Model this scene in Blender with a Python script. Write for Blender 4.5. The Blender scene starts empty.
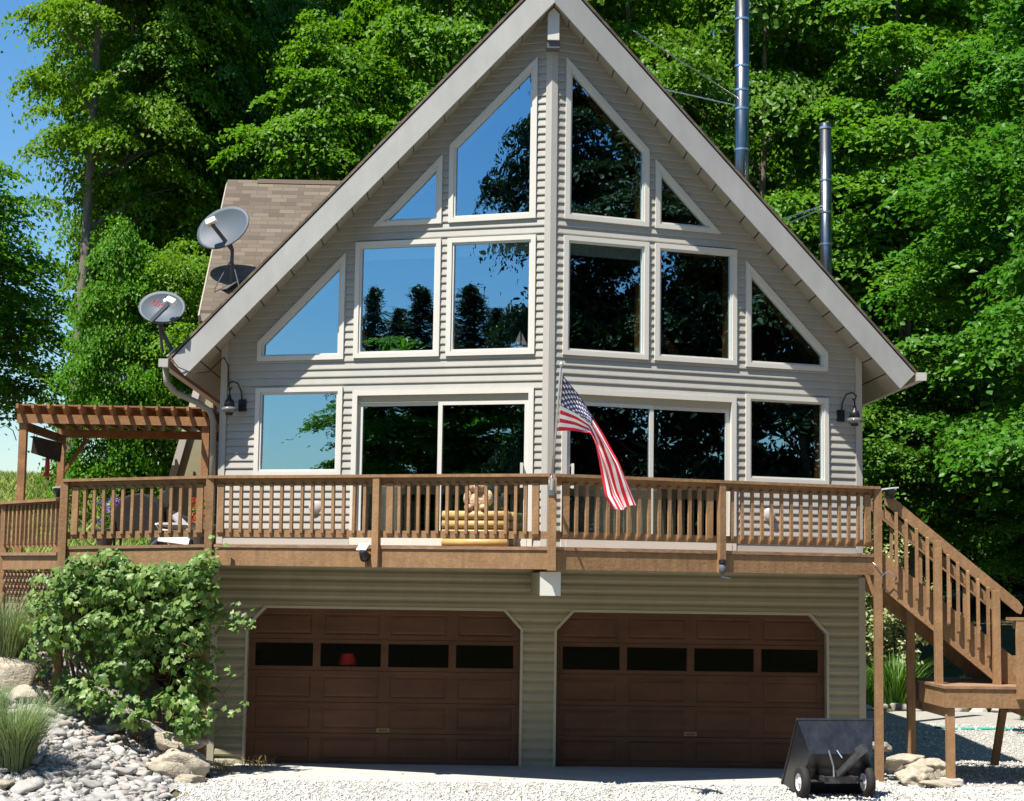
import bpy, bmesh, math, random
import numpy as np
from mathutils import Vector, Matrix, Euler

rad = math.radians
random.seed(7)
NR = np.random.default_rng(11)
SC = bpy.context.scene
COL = SC.collection

# ------------------------------------------------------------------ helpers
class MB:
    def __init__(self):
        self.v = []; self.f = []; self.m = []; self.uv = None
    def add(self, vs, fs, m=0):
        b = len(self.v)
        self.v.extend([tuple(p) for p in vs])
        for f in fs:
            self.f.append(tuple(b + i for i in f)); self.m.append(m)
        return b
    def quad(self, a, b, c, d, m=0):
        self.add([a, b, c, d], [(0, 1, 2, 3)], m)
    def hexa(self, lo, hi, m=0):
        n = len(lo)
        vs = list(lo) + list(hi)
        fs = [tuple(range(n))[::-1], tuple(range(n, 2 * n))]
        for i in range(n):
            j = (i + 1) % n
            fs.append((i, j, n + j, n + i))
        self.add(vs, fs, m)
    def box(self, x0, x1, y0, y1, z0, z1, m=0):
        self.hexa([(x0, y0, z0), (x1, y0, z0), (x1, y1, z0), (x0, y1, z0)],
                  [(x0, y0, z1), (x1, y0, z1), (x1, y1, z1), (x0, y1, z1)], m)
    def bar(self, p, q, w, h, up=(0, 0, 1), m=0):
        p = Vector(p); q = Vector(q); d = (q - p).normalized()
        up = Vector(up); s = d.cross(up)
        if s.length < 1e-4: s = d.cross(Vector((0, 1, 0)))
        s.normalize(); u = s.cross(d).normalized()
        s = s * (w / 2); u = u * (h / 2)
        self.hexa([p - s - u, p + s - u, p + s + u, p - s + u], [q - s - u, q + s - u, q + s + u, q - s + u], m)
    def prism(self, poly, vec, m=0):
        vec = Vector(vec); lo = [Vector(p) for p in poly]
        self.hexa(lo, [p + vec for p in lo], m)
    def tube(self, pts, r, n=8, m=0, cap=True):
        pts = [Vector(p) for p in pts]
        rs = r if isinstance(r, (list, tuple)) else [r] * len(pts)
        b = len(self.v); prev = None
        for i, p in enumerate(pts):
            d = (pts[min(i + 1, len(pts) - 1)] - pts[max(i - 1, 0)]).normalized()
            if prev is None:
                a = d.cross(Vector((0, 0, 1)))
                if a.length < .05: a = d.cross(Vector((0, 1, 0)))
            else:
                a = prev - d * prev.dot(d)
            a.normalize(); prev = a; c = d.cross(a)
            for k in range(n):
                t = 2 * math.pi * k / n
                self.v.append(tuple(p + (a * math.cos(t) + c * math.sin(t)) * rs[i]))
        for i in range(len(pts) - 1):
            for k in range(n):
                k2 = (k + 1) % n
                self.f.append((b + i * n + k, b + i * n + k2, b + (i + 1) * n + k2, b + (i + 1) * n + k)); self.m.append(m)
        if cap:
            self.f.append(tuple(b + k for k in range(n))[::-1]); self.m.append(m)
            e = b + (len(pts) - 1) * n
            self.f.append(tuple(e + k for k in range(n))); self.m.append(m)
    def lathe(self, prof, mat=None, n=16, m=0):
        mat = mat or Matrix()
        b = len(self.v)
        for r, z in prof:
            for k in range(n):
                t = 2 * math.pi * k / n
                self.v.append(tuple(mat @ Vector((r * math.cos(t), r * math.sin(t), z))))
        for i in range(len(prof) - 1):
            for k in range(n):
                k2 = (k + 1) % n
                self.f.append((b + i * n + k, b + i * n + k2, b + (i + 1) * n + k2, b + (i + 1) * n + k)); self.m.append(m)
    def build(self, name, mats, parent=None, smooth=False, recalc=True, bevel=0.0):
        me = bpy.data.meshes.new(name)
        me.from_pydata(self.v, [], self.f)
        ml = mats if isinstance(mats, (list, tuple)) else [mats]
        for mt in ml: me.materials.append(mt)
        if len(ml) > 1:
            me.polygons.foreach_set('material_index', self.m)
        if recalc and len(self.f) < 40000:
            bm = bmesh.new(); bm.from_mesh(me)
            bmesh.ops.recalc_face_normals(bm, faces=bm.faces)
            bm.to_mesh(me); bm.free()
        if smooth:
            me.polygons.foreach_set('use_smooth', [True] * len(me.polygons))
        if self.uv is not None:
            l = me.uv_layers.new(name='UVMap')
            idx = [0] * len(me.loops); me.loops.foreach_get('vertex_index', idx)
            l.data.foreach_set('uv', [c for i in idx for c in self.uv[i]])
        me.update()
        o = bpy.data.objects.new(name, me); COL.objects.link(o)
        put(o, parent)
        if bevel:
            b = o.modifiers.new('bevel', 'BEVEL'); b.width = bevel; b.segments = 2; b.limit_method = 'ANGLE'
        return o

def wloc(o):
    # a part carries place coordinates (its own matrix is the identity in the world); only a thing's Empty is offset
    return o.location.copy() if o.parent is None else Vector((0, 0, 0))
def put(o, parent):                       # vertices are in place coordinates; keep them there
    if parent is not None:
        o.parent = parent
        o.matrix_parent_inverse = Matrix.Translation(-wloc(parent))
def tag(o, label, cat, group=None):
    o['label'] = label; o['category'] = cat
    if group: o['group'] = group
    return o
def thing(name, label, cat, loc=(0, 0, 0), group=None):
    o = bpy.data.objects.new(name, None); COL.objects.link(o); o.location = loc; o.empty_display_size = .2
    return tag(o, label, cat, group)
def kind(o, k):
    o['kind'] = k; return o
def npmesh(name, V, F, mats, smooth=False, uv=None):
    me = bpy.data.meshes.new(name)
    V = np.asarray(V, np.float32); F = np.asarray(F, np.int32)
    n, k = F.shape
    me.vertices.add(len(V)); me.vertices.foreach_set('co', V.ravel())
    me.loops.add(n * k); me.loops.foreach_set('vertex_index', F.ravel())
    me.polygons.add(n); me.polygons.foreach_set('loop_start', np.arange(0, n * k, k, dtype=np.int32))
    for mt in (mats if isinstance(mats, list) else [mats]): me.materials.append(mt)
    if smooth: me.polygons.foreach_set('use_smooth', np.ones(n, bool))
    me.update(calc_edges=True)
    return me
def link(name, me, parent=None, loc=(0, 0, 0)):
    o = bpy.data.objects.new(name, me); COL.objects.link(o); o.location = loc
    if parent: o.parent = parent
    return o

# ------------------------------------------------------------------ materials
def mat(name, col, rough=.6, spec=.3, metal=0., noise=None, bump=None, stretch=(1, 1, 1), rand=None, orand=None, streak=None):
    """noise=(scale, amount) brightness mottling; bump=(scale, strength)"""
    m = bpy.data.materials.new(name); m.use_nodes = True
    nt = m.node_tree; N = nt.nodes; L = nt.links
    b = N['Principled BSDF']
    b.inputs['Roughness'].default_value = rough; b.inputs['Metallic'].default_value = metal
    b.inputs['Specular IOR Level'].default_value = spec
    b.inputs['Base Color'].default_value = (*col, 1)
    tc = None
    def coords():
        t = N.new('ShaderNodeTexCoord'); mp = N.new('ShaderNodeMapping'); mp.inputs['Scale'].default_value = stretch
        L.new(t.outputs['Object'], mp.inputs['Vector']); return mp
    if noise or bump: tc = coords()
    src = None
    if noise:
        tx = N.new('ShaderNodeTexNoise'); tx.inputs['Scale'].default_value = noise[0]; tx.inputs['Detail'].default_value = 6
        tx.inputs['Roughness'].default_value = .65
        L.new(tc.outputs[0], tx.inputs['Vector'])
        rg = N.new('ShaderNodeMapRange'); rg.inputs['From Min'].default_value = .3; rg.inputs['From Max'].default_value = .7
        rg.inputs['To Min'].default_value = 1 - noise[1]; rg.inputs['To Max'].default_value = 1 + noise[1]
        L.new(tx.outputs['Fac'], rg.inputs['Value']); src = rg.outputs[0]
    if rand:
        g = N.new('ShaderNodeNewGeometry'); r2 = N.new('ShaderNodeMapRange')
        r2.inputs['To Min'].default_value = 1 - rand; r2.inputs['To Max'].default_value = 1 + rand
        L.new(g.outputs['Random Per Island'], r2.inputs['Value'])
        if src is None: src = r2.outputs[0]
        else:
            mu = N.new('ShaderNodeMath'); mu.operation = 'MULTIPLY'; L.new(src, mu.inputs[0]); L.new(r2.outputs[0], mu.inputs[1]); src = mu.outputs[0]
    def times(x):
        nonlocal src
        if src is None: src = x; return
        mu = N.new('ShaderNodeMath'); mu.operation = 'MULTIPLY'; L.new(src, mu.inputs[0]); L.new(x, mu.inputs[1]); src = mu.outputs[0]
    if orand:                                # piece to piece variation of the stain
        oi = N.new('ShaderNodeObjectInfo'); r3 = N.new('ShaderNodeMapRange')
        r3.inputs['To Min'].default_value = 1 - orand; r3.inputs['To Max'].default_value = 1 + orand
        L.new(oi.outputs['Random'], r3.inputs['Value']); times(r3.outputs[0])
    if streak:                               # weathering with a shape of its own: (scale xyz, amount)
        t3 = N.new('ShaderNodeTexCoord'); m3 = N.new('ShaderNodeMapping'); m3.inputs['Scale'].default_value = streak[0]
        L.new(t3.outputs['Object'], m3.inputs['Vector'])
        n3 = N.new('ShaderNodeTexNoise'); n3.inputs['Scale'].default_value = 1; n3.inputs['Detail'].default_value = 8; n3.inputs['Roughness'].default_value = .7
        L.new(m3.outputs[0], n3.inputs['Vector'])
        r4 = N.new('ShaderNodeMapRange'); r4.inputs['From Min'].default_value = .35; r4.inputs['From Max'].default_value = .65
        r4.inputs['To Min'].default_value = 1 - streak[1]; r4.inputs['To Max'].default_value = 1 + streak[1] * .5
        L.new(n3.outputs['Fac'], r4.inputs['Value']); times(r4.outputs[0])
    if src is not None:
        mx = N.new('ShaderNodeVectorMath'); mx.operation = 'SCALE'; mx.inputs[0].default_value = col
        L.new(src, mx.inputs['Scale']); L.new(mx.outputs[0], b.inputs['Base Color'])
    if bump:
        t2 = N.new('ShaderNodeTexNoise'); t2.inputs['Scale'].default_value = bump[0]; t2.inputs['Detail'].default_value = 5
        L.new(tc.outputs[0], t2.inputs['Vector'])
        bp = N.new('ShaderNodeBump'); bp.inputs['Strength'].default_value = bump[1]; bp.inputs['Distance'].default_value = .02
        L.new(t2.outputs['Fac'], bp.inputs['Height']); L.new(bp.outputs[0], b.inputs['Normal'])
    return m

def leaf_mat(name, c1, c2, trans, rough=.42, spec=.45, tw=.42):
    m = bpy.data.materials.new(name); m.use_nodes = True
    nt = m.node_tree; N = nt.nodes; L = nt.links
    b = N['Principled BSDF']; b.inputs['Roughness'].default_value = rough; b.inputs['Specular IOR Level'].default_value = spec
    g = N.new('ShaderNodeNewGeometry'); oi = N.new('ShaderNodeObjectInfo')
    mx = N.new('ShaderNodeMix'); mx.data_type = 'RGBA'
    mx.inputs['A'].default_value = (*c1, 1); mx.inputs['B'].default_value = (*c2, 1)
    L.new(g.outputs['Random Per Island'], mx.inputs['Factor'])
    hs = N.new('ShaderNodeHueSaturation')
    r1 = N.new('ShaderNodeMapRange'); r1.inputs['To Min'].default_value = .486; r1.inputs['To Max'].default_value = .510
    L.new(oi.outputs['Random'], r1.inputs['Value']); L.new(r1.outputs[0], hs.inputs['Hue'])
    L.new(mx.outputs['Result'], hs.inputs['Color'])
    L.new(hs.outputs[0], b.inputs['Base Color'])
    tr = N.new('ShaderNodeBsdfTranslucent')
    sc = N.new('ShaderNodeMix'); sc.data_type = 'RGBA'; sc.blend_type = 'MULTIPLY'; sc.inputs['Factor'].default_value = 1
    sc.inputs['B'].default_value = (*trans, 1); L.new(hs.outputs[0], sc.inputs['A'])
    L.new(sc.outputs['Result'], tr.inputs['Color'])
    ms = N.new('ShaderNodeMixShader'); ms.inputs[0].default_value = tw
    L.new(b.outputs[0], ms.inputs[1]); L.new(tr.outputs[0], ms.inputs[2])
    L.new(ms.outputs[0], N['Material Output'].inputs['Surface'])
    return m

def glass_mat(name, ior=5.2, tint=(.50, .80, 1.0), through=(.62, .66, .66)):
    m = bpy.data.materials.new(name); m.use_nodes = True
    nt = m.node_tree; N = nt.nodes; L = nt.links
    N.remove(N['Principled BSDF'])
    gl = N.new('ShaderNodeBsdfGlossy'); gl.inputs['Roughness'].default_value = 0.0; gl.inputs['Color'].default_value = (*tint, 1)
    tr = N.new('ShaderNodeBsdfTransparent'); tr.inputs['Color'].default_value = (*through, 1)
    fr = N.new('ShaderNodeLayerWeight'); fr.inputs['Blend'].default_value = .5
    rg = N.new('ShaderNodeMapRange'); f0 = ((ior - 1) / (ior + 1)) ** 2
    rg.inputs['To Min'].default_value = f0; rg.inputs['To Max'].default_value = 1.0
    pw = N.new('ShaderNodeMath'); pw.operation = 'POWER'; pw.inputs[1].default_value = 4
    L.new(fr.outputs['Facing'], pw.inputs[0]); L.new(pw.outputs[0], rg.inputs['Value'])
    tx = N.new('ShaderNodeTexCoord'); nz = N.new('ShaderNodeTexNoise'); nz.inputs['Scale'].default_value = 1.3
    L.new(tx.outputs['Object'], nz.inputs['Vector'])
    bp = N.new('ShaderNodeBump'); bp.inputs['Strength'].default_value = .035; bp.inputs['Distance'].default_value = .05
    L.new(nz.outputs['Fac'], bp.inputs['Height']); L.new(bp.outputs[0], gl.inputs['Normal'])
    ms = N.new('ShaderNodeMixShader'); L.new(rg.outputs[0], ms.inputs[0]); L.new(tr.outputs[0], ms.inputs[1]); L.new(gl.outputs[0], ms.inputs[2])
    L.new(ms.outputs[0], N['Material Output'].inputs['Surface'])
    return m

M = {}
M['siding'] = mat('grey_vinyl_siding', (.375, .356, .31), .5, .3, noise=(1.7, .05), bump=(9, .06), streak=((3, 3, .7), .06))
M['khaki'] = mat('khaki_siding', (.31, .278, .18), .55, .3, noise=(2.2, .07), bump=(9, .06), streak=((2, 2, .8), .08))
M['trim'] = mat('grey_trim', (.43, .405, .36), .5, .35, noise=(3, .04))
M['fascia'] = mat('fascia_board', (.355, .345, .325), .5, .3, noise=(.9, .07), bump=(5, .06), streak=((3, 3, 1), .10))
M['soffit'] = mat('soffit_panel', (.30, .275, .215), .6, .3, noise=(2, .06))
M['white'] = mat('white_vinyl', (.60, .575, .51), .4, .4, noise=(3, .03))
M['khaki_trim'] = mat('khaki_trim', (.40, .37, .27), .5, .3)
M['deck'] = mat('brown_deck_paint', (.278, .160, .078), .65, .22, noise=(5, .14), bump=(26, .3), orand=.10, streak=((14, 14, 3), .2))
M['deck_top'] = mat('worn_deck_boards', (.26, .155, .09), .75, .2, noise=(4, .2), bump=(30, .3), orand=.1, streak=((3, 22, 22), .25))
M['cedar'] = mat('stained_cedar', (.30, .155, .068), .6, .25, noise=(6, .2), bump=(30, .25), orand=.12, streak=((5, 5, 5), .2))
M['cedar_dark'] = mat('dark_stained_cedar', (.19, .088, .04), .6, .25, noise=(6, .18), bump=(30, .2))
M['gdoor'] = mat('brown_garage_door', (.100, .043, .020), .5, .25, noise=(2, .14), bump=(18, .06), streak=((1.2, 1, 5), .25))
M['glass'] = glass_mat('window_glass')
M['gglass'] = glass_mat('garage_glass', 1.22, (.9, .95, 1), (.7, .7, .7))
M['jamb'] = mat('golden_wood_lining', (.30, .155, .045), .5, .35, noise=(8, .2), stretch=(1, 1, .1))
M['inside'] = mat('interior_panelling', (.085, .05, .028), .7, .2, noise=(2, .25), stretch=(3, 3, .3))
M['insidefloor'] = mat('interior_floor', (.13, .075, .04), .5, .3, noise=(4, .2))
M['cream'] = mat('cream_upholstery', (.60, .53, .39), .9, .1, noise=(5, .1), bump=(30, .2))
M['blind'] = mat('pale_blind', (.45, .56, .48), .8, .1)
M['metal'] = mat('galvanised_steel', (.29, .285, .27), .27, .5, 1.0, noise=(3, .15), streak=((8, 8, 1.2), .35))
M['metal2'] = mat('steel_band', (.72, .74, .76), .3, .5, 1.0)
M['iron'] = mat('black_iron', (.014, .014, .016), .4, .4)
M['frame_iron'] = mat('worn_black_steel', (.04, .04, .042), .38, .5, noise=(14, .4))
M['lampglass'] = mat('clear_lamp_glass', (.13, .13, .13), .1, .6)
M['poly'] = mat('black_poly', (.016, .0165, .0185), .30, .6, noise=(6, .2), streak=((9, 9, 3), .5), bump=(40, .1))
M['rubber'] = mat('black_rubber', (.022, .021, .02), .75, .2)
M['hub'] = mat('white_wheel_rim', (.66, .66, .66), .4, .4)
M['brass'] = mat('tarnished_brass', (.22, .16, .08), .4, .4, .8)
M['dish'] = mat('grey_dish_paint', (.072, .090, .108), .55, .3, noise=(2, .05))
M['dishdark'] = mat('dark_dish_arm', (.09, .085, .085), .5, .3)
M['dishback'] = mat('dish_back', (.10, .10, .11), .6, .3)
M['lnb'] = mat('white_plastic', (.78, .78, .77), .4, .4)
M['red'] = mat('red_plastic', (.55, .02, .025), .4, .4)
M['logo'] = mat('red_letter_paint', (.52, .10, .14), .5, .3)
M['fred'] = mat('flag_red', (.60, .03, .05), .8, .15)
M['fwhite'] = mat('flag_white', (.84, .81, .80), .8, .15)
M['fblue'] = mat('flag_blue', (.055, .05, .17), .8, .15)
M['pole'] = mat('aluminium_pole', (.58, .57, .54), .35, .4, .6)
M['bark'] = mat('grey_bark', (.16, .135, .105), .9, .1, noise=(3, .35), bump=(9, .8), stretch=(3, 3, .5))
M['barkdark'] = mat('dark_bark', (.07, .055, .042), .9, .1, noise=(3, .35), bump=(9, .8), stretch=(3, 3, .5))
M['maple'] = leaf_mat('maple_leaf', (.060, .172, .008), (.140, .288, .017), (1.3, 1.3, .7), .45, .22, .46)
M['maple_cool'] = leaf_mat('broad_leaf_cool', (.050, .155, .011), (.110, .250, .027), (1.25, 1.3, .7), .42, .32, .44)
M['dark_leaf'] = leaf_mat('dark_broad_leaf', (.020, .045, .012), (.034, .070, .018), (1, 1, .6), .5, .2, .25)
M['needle'] = leaf_mat('conifer_needle', (.045, .09, .045), (.075, .13, .06), (1, 1, .6), .5, .3, .2)
M['vine'] = leaf_mat('vine_leaf', (.055, .145, .022), (.22, .33, .085), (1.3, 1.3, .6), .42, .38, .4)
M['varieg'] = leaf_mat('variegated_leaf', (.16, .24, .08), (.50, .52, .28), (1, 1, .7), .5, .3, .35)
M['blade'] = leaf_mat('green_blade', (.06, .17, .025), (.12, .27, .05), (1.2, 1.2, .6), .45, .3, .35)
M['fountain'] = leaf_mat('fountain_grass_blade', (.13, .21, .08), (.27, .33, .16), (1.1, 1.1, .7), .5, .3, .35)
M['meadow'] = leaf_mat('meadow_grass_blade', (.24, .34, .07), (.40, .45, .15), (1.1, 1.1, .6), .6, .2, .35)
M['twig'] = mat('dry_twig', (.17, .105, .065), .9, .1, rand=.4)
M['flower_red'] = mat('red_petal', (.62, .055, .03), .6, .2, rand=.2)
M['flower_purple'] = mat('purple_petal', (.30, .12, .55), .6, .2, rand=.2)
M['stone'] = mat('river_stone', (.315, .30, .275), .75, .25, noise=(5, .16), bump=(30, .15))
M['stone_warm'] = mat('warm_river_stone', (.31, .27, .235), .75, .25, noise=(5, .18), bump=(30, .15))
M['stone_pale'] = mat('pale_river_stone', (.40, .385, .355), .7, .25, noise=(5, .12), bump=(30, .12))
M['pebble'] = mat('limestone_pebble', (.49, .47, .425), .8, .2, noise=(.8, .13), rand=.32)
M['lime'] = mat('limestone_block', (.36, .315, .24), .85, .2, noise=(3.5, .3), bump=(11, .9))
M['concrete'] = mat('concrete', (.42, .395, .345), .8, .2, noise=(2.2, .12), bump=(70, .15))
M['ground'] = mat('soil_and_litter', (.085, .085, .042), .95, .1, noise=(.8, .3), bump=(12, .6))
M['rockbase'] = mat('rock_bed_grit', (.27, .255, .235), .9, .15, noise=(22, .4), bump=(30, 1.0))
M['gravelbase'] = mat('gravel', (.31, .295, .26), .9, .15, noise=(28, .3), bump=(45, .9))
M['pot'] = mat('dark_pot', (.06, .05, .045), .8, .2)
M['cover'] = mat('black_cover', (.022, .019, .018), .7, .2, noise=(6, .2))
M['log'] = mat('varnished_log', (.47, .31, .115), .45, .35, noise=(5, .22), stretch=(.5, 3, 3))
M['fur'] = mat('tan_plush', (.47, .33, .21), .95, .1, noise=(20, .3), bump=(40, .9))
M['chairwhite'] = mat('white_chair', (.45, .45, .44), .5, .3)
M['panel'] = mat('solar_panel_pale', (.72, .74, .80), .25, .5)
M['hose'] = mat('green_hose', (.03, .28, .22), .5, .3)
M['wire'] = mat('cable', (.03, .03, .03), .5, .3)

def shingle_mat():
    m = bpy.data.materials.new('brown_shingles'); m.use_nodes = True
    N = m.node_tree.nodes; L = m.node_tree.links; b = N['Principled BSDF']; b.inputs['Roughness'].default_value = .9
    b.inputs['Specular IOR Level'].default_value = .15
    uv = N.new('ShaderNodeUVMap')
    br = N.new('ShaderNodeTexBrick'); br.offset = .37; br.inputs['Scale'].default_value = 1
    br.inputs['Brick Width'].default_value = .31; br.inputs['Row Height'].default_value = .135
    br.inputs['Mortar Size'].default_value = .006; br.inputs['Bias'].default_value = .0
    br.inputs['Color1'].default_value = (.165, .132, .098, 1); br.inputs['Color2'].default_value = (.092, .074, .056, 1)
    br.inputs['Mortar'].default_value = (.10, .075, .055, 1)
    L.new(uv.outputs[0], br.inputs['Vector'])
    nz = N.new('ShaderNodeTexNoise'); nz.inputs['Scale'].default_value = 60; L.new(uv.outputs[0], nz.inputs['Vector'])
    mx = N.new('ShaderNodeMix'); mx.data_type = 'RGBA'; mx.blend_type = 'MULTIPLY'; mx.inputs['Factor'].default_value = .5
    L.new(br.outputs['Color'], mx.inputs['A']); L.new(nz.outputs['Color'], mx.inputs['B'])
    L.new(br.outputs['Color'], b.inputs['Base Color'])
    bp = N.new('ShaderNodeBump'); bp.inputs['Strength'].default_value = .6; bp.inputs['Distance'].default_value = .01
    L.new(br.outputs['Fac'], bp.inputs['Height']); bp.invert = True; L.new(bp.outputs[0], b.inputs['Normal'])
    return m
M['shingle'] = shingle_mat()

# ------------------------------------------------------------------ terrain
def sst(a, b, x):
    t = min(1, max(0, (x - a) / (b - a))); return t * t * (3 - 2 * t)
def H(x, y):
    L = max(0., -4.25 - x)
    gy = min(1, max(0, (y + 3.9) / 3.3))
    h = (.46 * min(L, 2.2) + .16 * max(0, min(L - 2.2, 8))) * gy
    h += sst(0, 2.2, L) * .42 * max(0, min(y + .6, 3.0))
    h = min(h, 2.5 + .02 * max(0, L - 3))
    R = sst(4.5, 6.5, x)
    h += R * .12 * sst(1.2, 5.5, y)
    left = sst(3.5, 6, -x)
    h += 2.05 * left * sst(9, 24, y) + 1.3 * (1 - left) * sst(12.5, 24, y)
    if y < -4: h += .035 * (-4 - y) if y > -40 else .035 * 36
    if y > 24: h += .05 * (y - 24)
    if abs(x) < 4.45 and -.2 < y < 14: h = min(h, 0.0) - .05
    return h
def axis(lo, hi, fine0, fine1, step):
    a = [lo]; v = lo
    d = fine0 - lo
    g = list(np.geomspace(1, d + 1, 16))[::-1]
    left = [fine0 - (t - 1) for t in g]
    mid = list(np.arange(fine0 + step, fine1, step))
    g2 = list(np.geomspace(1, hi - fine1 + 1, 16)); right = [fine1 + (t - 1) for t in g2]
    return left + mid + right
def terrain():
    xs = axis(-260, 260, -14, 12, .22); ys = axis(-200, 320, -4.5, 26, .25)
    V = [(x, y, H(x, y) - .02) for y in ys for x in xs]; nx = len(xs)
    F = [(j * nx + i, j * nx + i + 1, (j + 1) * nx + i + 1, (j + 1) * nx + i) for j in range(len(ys) - 1) for i in range(nx - 1)]
    o = link('ground', npmesh('ground', V, F, M['ground'], True)); kind(o, 'structure')
    # gravel drive: a sheet 2 cm above, left edge wavy
    xs = np.concatenate([np.linspace(0, 1, 60)]); rows = []
    ys = list(np.arange(-3.9, 9.6, .2)); ys = [-13, -11, -9, -8, -6.5, -5.2, -4.5] + ys
    V = []
    for y in ys:
        x0 = -4.32 + .12 * math.sin(y * 3.1) + .06 * math.sin(y * 7.7) - (max(0, -4 - y) * .35)
        x1 = 13 + .4 * math.sin(y)
        if y > -.05: x0 = 4.46; x1 = 16
        for t in xs: 
            x = x0 + (x1 - x0) * t
            V.append((x, y, max(0 if -4<y<.5 and x<4.4 else -9, H(x, y)) + .004))
    nx = len(xs)
    F = [(j * nx + i, j * nx + i + 1, (j + 1) * nx + i + 1, (j + 1) * nx + i) for j in range(len(ys) - 1) for i in range(nx - 1)]
    o = link('gravel_drive', npmesh('gravel_drive', V, F, M['gravelbase'], True)); kind(o, 'structure')
terrain()
def rockbase():
    xs = np.linspace(-9.6, -4.38, 40); ys = np.linspace(-9, 1.5, 60)
    V = [(x, y, H(x, y) + .003) for y in ys for x in xs]; nx = 40
    F = [(j * nx + i, j * nx + i + 1, (j + 1) * nx + i + 1, (j + 1) * nx + i) for j in range(59) for i in range(nx - 1)]
    kind(link('rock_bed', npmesh('rock_bed', V, F, M['rockbase'], True)), 'structure')
rockbase()

# concrete apron
mb = MB(); mb.prism([(-4.05, -1.75, -.05), (4.3, -1.82, -.05), (4.3, .13, -.05), (-4.05, .13, -.05)], (0, 0, .065))
kind(mb.build('concrete_apron', M['concrete'], bevel=.01), 'structure')

# ------------------------------------------------------------------ house
Wc, P = 4.378, 1.432
NW = math.hypot(Wc, P)
APZ = 9.957           # soffit plane: z = APZ - |x|
def wing(s):
    nx, ny = s * P / NW, -Wc / NW
    def f(u, z, o=0.): return (s * u + nx * o, -P + P * u / Wc + ny * o, z)
    return f
def flat(y=0., x0=0.):
    def f(u, z, o=0.): return (u, y - o, z)
    return f

def scan(poly, z):
    xs = []
    n = len(poly)
    for i in range(n):
        (u0, z0), (u1, z1) = poly[i], poly[(i + 1) % n]
        if (z0 <= z < z1) or (z1 <= z < z0):
            xs.append(u0 + (u1 - u0) * (z - z0) / (z1 - z0))
    xs.sort(); return [(xs[i], xs[i + 1]) for i in range(0, len(xs) - 1, 2)]
def sub(iv, holes):
    for a, b in holes:
        out = []
        for c, d in iv:
            if b <= c or a >= d: out.append((c, d)); continue
            if a > c: out.append((c, a))
            if b < d: out.append((b, d))
        iv = out
    return iv
def siding(mb, f, outline, holes, pitch, prof, zbase):
    zs = [p[1] for p in outline]; z0, z1 = min(zs), max(zs)
    crit = set(zs)
    for h in holes: crit.update(p[1] for p in h)
    k0 = math.floor((z0 - zbase) / pitch); k1 = math.ceil((z1 - zbase) / pitch)
    lips = []
    for k in range(k0, k1 + 1):
        for t, o in prof[:-1]: crit.add(zbase + (k + t) * pitch)
        lips.append(zbase + k * pitch)
    crit = sorted(z for z in crit if z0 - 1e-6 <= z <= z1 + 1e-6)
    def off(z, up):
        t = (z - zbase) / pitch; t -= math.floor(t + 1e-9)
        if not up and t < 1e-6: t = 1.
        for (a, oa), (b, ob) in zip(prof, prof[1:]):
            if a - 1e-9 <= t <= b + 1e-9: return oa + (ob - oa) * (t - a) / (b - a)
        return prof[-1][1]
    e = 1e-5
    def ivs(z):
        iv = scan(outline, z)
        hs = [x for h in holes for x in scan(h, z)]
        return sub(iv, hs)
    for za, zb in zip(crit, crit[1:]):
        if zb - za < 1e-4: continue
        A = ivs(za + e); B = ivs(zb - e)
        if len(A) != len(B): continue
        oa, ob = off(za, True), off(zb, False)
        for (a0, a1), (b0, b1) in zip(A, B):
            if a1 - a0 < 1e-3 and b1 - b0 < 1e-3: continue
            mb.quad(f(a0, za, oa), f(a1, za, oa), f(b1, zb, ob), f(b0, zb, ob))
        if any(abs(za - l) < 1e-6 for l in lips):
            for a0, a1 in A:
                mb.quad(f(a0, za, prof[-1][1] - .001), f(a1, za, prof[-1][1] - .001), f(a1, za, oa), f(a0, za, oa))

house = thing('chalet_house', 'grey sided chalet with a pointed window wall above a brown double garage', 'house', (0, 0, 0))

LAP = [(0, .019), (.12, .020), (.7, .008), (1, .0)]
DUTCH = [(0, .020), (.2, .027), (.58, .019), (.84, .002), (1, 0)]
# window outlines in wing coordinates (u from the tip, z)
TOPW = [(.18, 7.195), (1.32, 7.185), (1.32, 8.225), (.18, 9.35)]
SMW = [(1.41, 7.18), (2.33, 7.18), (1.41, 8.11)]
R2A = [(.174, 5.408), (1.324, 5.408), (1.324, 6.975), (.174, 6.975)]
R2B = [(1.41, 5.408), (2.557, 5.408), (2.557, 6.975), (1.41, 6.975)]
LOW = [(2.69, 5.398), (3.88, 5.398), (3.88, 5.655), (2.69, 6.84)]
R3 = [(2.687, 3.844), (3.885, 3.844), (3.885, 5.03), (2.687, 5.03)]
SLD = [(.174, 2.93), (2.55, 2.93), (2.55, 4.97), (.174, 4.97)]
def inset(poly, d):
    n = len(poly); out = []
    cx = sum(p[0] for p in poly) / n; cz = sum(p[1] for p in poly) / n
    lines = []
    for i in range(n):
        (x0, z0), (x1, z1) = poly[i], poly[(i + 1) % n]
        l = math.hypot(x1 - x0, z1 - z0); nx, nz = -(z1 - z0) / l, (x1 - x0) / l
        if (cx - x0) * nx + (cz - z0) * nz < 0: nx, nz = -nx, -nz
        lines.append((nx, nz, nx * x0 + nz * z0 + d))
    for i in range(n):
        a, b, c = lines[i - 1]; d_, e_, g = lines[i]
        det = a * e_ - b * d_
        out.append(((c * e_ - b * g) / det, (a * g - c * d_) / det))
    return out
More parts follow.
